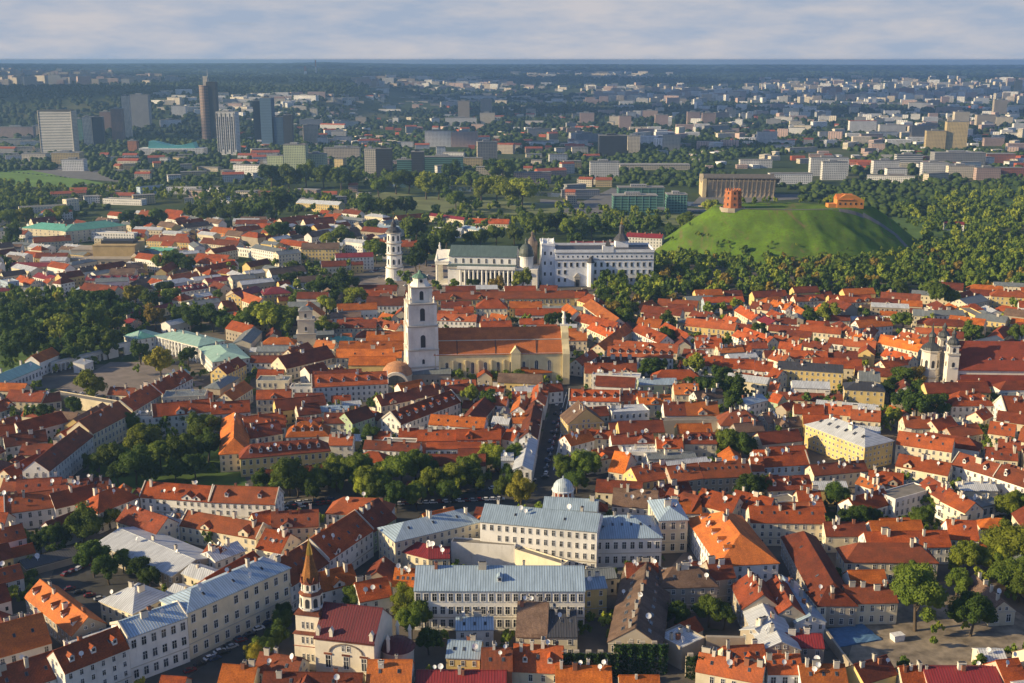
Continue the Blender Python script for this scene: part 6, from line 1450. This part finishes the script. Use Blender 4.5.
# ------------------------------------------------------------------ woods: far trees that read as one mass
def woods():
    rs = np.random.default_rng(3); base = bpy.data.meshes.new('tmp')
    import bmesh
    bm = bmesh.new(); bmesh.ops.create_icosphere(bm, subdivisions=2, radius=1); bm.verts.ensure_lookup_table()
    ico = np.array([v.co[:] for v in bm.verts]); tri = np.array([[v.index for v in f.verts] for f in bm.faces]); bm.free()
    lo = [] ; bm = bmesh.new(); bmesh.ops.create_icosphere(bm, subdivisions=1, radius=1)
    ico1 = np.array([v.co[:] for v in bm.verts]); tri1 = np.array([[v.index for v in f.verts] for f in bm.faces]); bm.free()
    for me in (base,): bpy.data.meshes.remove(me)
    cells = {}
    for (x, y, w, d) in CITY:
        for i in range(int((x-w/2-6)//12), int((x+w/2+6)//12)+1):
            for j in range(int((y-8)//12), int((y+d+8)//12)+1): cells[(i,j)] = 1
    V = [[], []]; F = [[], []]; off = [0, 0]
    def add(x, y, z, r, hz, hi):
        b, t = (ico, tri) if hi else (ico1, tri1); k = 0 if hi else 1
        s = rs.uniform(.72, 1.22, size=(len(b), 1)); V[k].append(b*s*np.array([r*rs.uniform(.8,1.2), r*rs.uniform(.8,1.2), hz]) + np.array([x, y, z])); F[k].append(t + off[k]); off[k] += len(b)
    n = 0
    for D0, D1, num, rad, hi, dens in ((1560, 2100, 3600, 5.0, True, .42), (2100, 3200, 8500, 6.0, True, .44), (3200, 5600, 9500, 9, False, .50), (5600, 11000, 9000, 17, False, .42), (11000, 26000, 6000, 50, False, .30)):
        D = np.sqrt(rs.uniform(D0**2, D1**2, num)); A = rs.uniform(-.455, .455, num)
        for d_, a_ in zip(D, A):
            x, y = d_*math.sin(a_), d_*math.cos(a_)
            px, py, zc = proj((x, y, 0))
            wood = mnoise.noise(Vector((x/330, y/330, 1.7))) + .35*mnoise.noise(Vector((x/90, y/90, 4.7)))
            left_ridge = px < 250 and d_ > 3100 and d_ < 5200
            if not left_ridge and d_ < 11000 and wood < -0.30 + (0.18 if d_ > 4000 else 0): continue
            if d_ < 3000 and (int(x//12), int(y//12)) in cells: continue
            if d_ < 2300 and inside(px, py, [(372,180),(480,186),(600,196),(760,204),(760,224),(690,230),(560,216),(400,210)]): continue
            if d_ < 2300 and inside(px, py, [(-30,156),(60,160),(130,186),(60,190),(-30,186)]): continue
            if d_ < 1700 and px < 700 and px > 370: continue
            if d_ < 2500 and inside(px, py, [(600,185),(800,190),(800,212),(600,216)]): continue
            z = terrain(x, y); r_ = rad*rs.uniform(.65, 1.25)
            hz = min(r_*.9, 9) if d_ < 5600 else min(r_, 11); add(x, y, z + hz*.75, r_, hz, hi); n += 1
    mw = foliage('wood_leaves', (0.085, 0.125, 0.022), (0.035, 0.065, 0.013), 0, 0.035); mfar = foliage('far_forest_leaves', (0.042, 0.070, 0.020), (0.020, 0.038, 0.012), 0, 0.02)  # far leaves darker than the near ones, cloud shade put into their colour
    for k, nm, lb in ((0, 'woodland', 'wooded gardens and riverside groves between the blocks of the near city'), (1, 'far_woodland', 'dark forest and tree cover fading to blue beyond the city')):
        v = np.concatenate(V[k]).astype(np.float32); f = np.concatenate(F[k]).astype(np.int32); me = bpy.data.meshes.new(nm)
        me.vertices.add(len(v)); me.vertices.foreach_set('co', v.ravel()); me.loops.add(f.size); me.loops.foreach_set('vertex_index', f.ravel())
        me.polygons.add(len(f)); me.polygons.foreach_set('loop_start', np.arange(len(f), dtype=np.int32)*3); me.update(calc_edges=True); me.materials.append(mw if k == 0 else mfar)
        o = link(nm, me); tag(o, lb, 'woods', kind='stuff')
    print('wood lumps', n)
woods()
# near ground cover of town gardens: bushes between houses
# ------------------------------------------------------------------ cars
def car_meshes(c):
    m = plain('car_paint_%d' % int(sum(c)*1000), c, 0.25, spec=.6, amt=.05)
    b = MB(); b.extrude_y([(-2.15,.35),(2.15,.35),(2.2,.75),(1.3,.95),(-1.9,1.0),(-2.2,.85)], -.87, .87)
    cb = MB(); cb.extrude_y([(-1.7,.98),(1.15,.95),(.45,1.45),(-1.25,1.48)], -.74, .74)
    rf = MB(); rf.box(-1.2, .42, -.7, .7, 1.46, 1.53)
    return b.mesh('body', m), cb.mesh('window_glass', glass), rf.mesh('roof_panel', m)
tyre = MB(); tyre.lathe([(.32,-.1),(.33,.1)], 10); tyre.v = [(x, z, y) for x, y, z in tyre.v]; tyre = tyre.mesh('wheel', dark_metal)
CARS = [(n_, car_meshes(c)) for n_, c in (('white', (.75,.75,.75)), ('black', (.02,.02,.025)), ('silver', (.38,.39,.40)), ('dark red', (.16,.02,.02)), ('dark blue', (.03,.05,.11)))]
def car(x, y, rz, z=.08, where=''):
    nm, (b, g_, r_) = rng.choice(CARS); root = empty('parked_car', (x, y, z), rz)
    link('body', b, root); link('window_glass', g_, root); link('roof_panel', r_, root)
    for sx in (-1.35, 1.35):
        for sy in (-.82, .82): link('wheel', tyre, root, (sx, sy, .33))
    px, py, _ = proj((x, y, 1)); root['category'] = 'car'; root['group'] = 'cars parked ' + where
    THINGS.append((root, dict(r=nm, size='', n='car'), (px, py), None))
for (x0, y0, x1, y1, n, da, wh) in ((330,455,350,462,7,70,'in the small square'), (332,468,352,472,6,70,'in the small square'), (262,508,330,500,10,8,'under the trees'), (480,492,545,478,6,20,'by the main street'), (545,470,557,405,8,80,'along the main street'), (480,476,512,470,4,20,'by the main street'),
    (372,272,385,268,5,20,'by the cathedral square'), (425,265,438,268,4,0,'by the cathedral square'), (10,172,70,178,14,10,'in the distant car park'), (0,166,60,170,14,10,'in the distant car park'), (70,590,100,600,4,30,'in the lower left court'), (190,672,240,640,6,40,'along the lower left street'), (400,474,470,470,6,5,'under the trees'), (380,278,420,272,6,10,'by the cathedral square'), (700,590,704,580,2,80,'in the inner court'), (546,474,562,410,12,78,'along the main street'), (255,512,330,504,14,5,'under the trees'), (400,505,500,500,16,2,'under the trees'), (215,660,285,612,9,40,'along the lower left street'), (66,575,98,562,6,70,'in the lower left court'), (60,392,110,398,8,85,'in the paved court'), (405,286,428,276,6,60,'by the cathedral square'), (334,474,356,478,5,75,'in the small square'), (565,214,600,213,8,0,'by the riverside road'), (620,212,700,212,12,0,'by the riverside road')):
    for i in range(n):
        t_ = i/max(1, n-1); g = at(x0+(x1-x0)*t_, y0+(y1-y0)*t_, 0); car(g.x, g.y, R(da + rng.uniform(-4, 4)), where=wh)

# ------------------------------------------------------------------ haze
def haze(density=8e-5):
    m = bpy.data.materials.new('haze_air'); m.use_nodes = True; nt = m.node_tree; nt.nodes.clear()
    o = nt.nodes.new('ShaderNodeOutputMaterial'); v = nt.nodes.new('ShaderNodeVolumePrincipled')
    v.inputs['Color'].default_value = (0.33, 0.59, 1.0, 1); v.inputs['Density'].default_value = density; v.inputs['Anisotropy'].default_value = 0.2
    nt.links.new(v.outputs[0], o.inputs['Volume']); b = MB().box(-29000, 29000, -29000, 29000, -60, 206).build('haze', m); tag(b, None, None, kind='stuff')
haze()

# ------------------------------------------------------------------ cloud masses added above the view, placed to shade the far city
def clouds():
    import bmesh
    m, nt, b = nmat('cloud'); b.inputs['Base Color'].default_value = (.9,.9,.92,1); b.inputs['Roughness'].default_value = 1
    r = random.Random(21); H = 1300; off = H/math.tan(SUN_EL)
    spots = [(-2300,4300,1500,600),(700,4500,1500,480),(2300,4500,1300,480),(-1500,5900,1900,800),(900,6000,2200,700),(3200,6300,1600,700),(-3600,8200,2600,1300),(0,8600,2600,1100),(3800,9000,2600,1200),(-300,12500,5200,1900),(5200,13500,4200,1900),(-6500,13000,4200,2200),(300,2750,520,190),(-900,3050,420,170),(1250,2900,480,180)]
    for (gx, gy, w, d) in spots:
        k_ = .55 if gx > 1200 else .68; w *= k_; d *= k_ + .05
        cx, cy = gx + math.cos(SUN_AZ)*off, gy + math.sin(SUN_AZ)*off
        bm = bmesh.new(); bmesh.ops.create_icosphere(bm, subdivisions=5, radius=1)
        for v in bm.verts:
            q = v.co.copy(); n = mnoise.noise(q*1.3 + Vector((gx/500, gy/700, 0)))*.55 + mnoise.noise(q*3.4 + Vector((gy/300, 0, gx/400)))*.28 + mnoise.noise(q*8)*.12
            k = 1 + n; v.co = Vector((q.x*k*w, q.y*k*d, (q.z*k if q.z > 0 else q.z*.35)*min(260, d*.4)))
        me = bpy.data.meshes.new('cloud'); bm.to_mesh(me); bm.free(); me.materials.append(m)
        for p in me.polygons: p.use_smooth = True
        o = link('cloud', me, None, (cx, cy, H)); o['kind'] = 'structure'
clouds()
# ------------------------------------------------------------------ labels
def finish_labels():
    items = []
    for (o, a, (px, py), lab) in THINGS:
        if lab or 'label' in o: continue
        best = min(LM, key=lambda l: (l[1]-px)**2 + ((l[2]-py)*1.5)**2); dx, dy = px-best[1], (py-best[2])*1.5
        far = 'further ' if False else ''
        dr = ('left of' if dx < 0 else 'right of') if abs(dx) > abs(dy) else ('beyond' if dy < 0 else 'in front of')
        if a['n'] == 'house': core = ' '.join(x for x in (a['size'], a['r'], a['s'], 'house with', a['w'], 'walls') if x)
        elif a['n'] in ('block', 'tower'): core = f"{a['size']} {a['r']} apartment {a['n']}"
        elif a['n'] == 'car': core = f"{a['r']} parked car"
        else: core = f"{a['size']} {a['r']} {a['n']}"
        items.append((o, core, dr, best[0], math.hypot(dx, dy)))
    by = {}
    for it in items: by.setdefault((it[1], it[2], it[3]), []).append(it)
    ordw = ['nearest', 'second nearest', 'third nearest', 'fourth nearest', 'fifth nearest', 'sixth nearest', 'seventh nearest', 'eighth nearest', 'ninth nearest', 'tenth nearest'] + ['%dth nearest' % i for i in range(11, 21)] + ['%s nearest' % s for s in ('21st','22nd','23rd')] + ['%dth nearest' % i for i in range(24, 80)]
    for key, l in by.items():
        l.sort(key=lambda i: i[4])
        for i, it in enumerate(l):
            core = key[0]; s = f"{core}, {ordw[i] + ' ' if len(l) > 1 else ''}{key[1]} {key[2]}"
            if len(s.split()) > 16: s = s.replace(' house with', ' house,').replace(' walls,', ' walled,')
            if len(s.split()) > 16: s = s.replace('long ', '', 1).replace('small ', '', 1) if s.startswith(('long', 'small')) else s.replace(' walled,', ',')
            if len(s.split()) > 16: s = s.replace(' walled,', ',')
            it[0]['label'] = s
finish_labels()
print('windows', NW[0], 'trees', NT[0], 'objects', len(bpy.data.objects), 'things', len(THINGS))
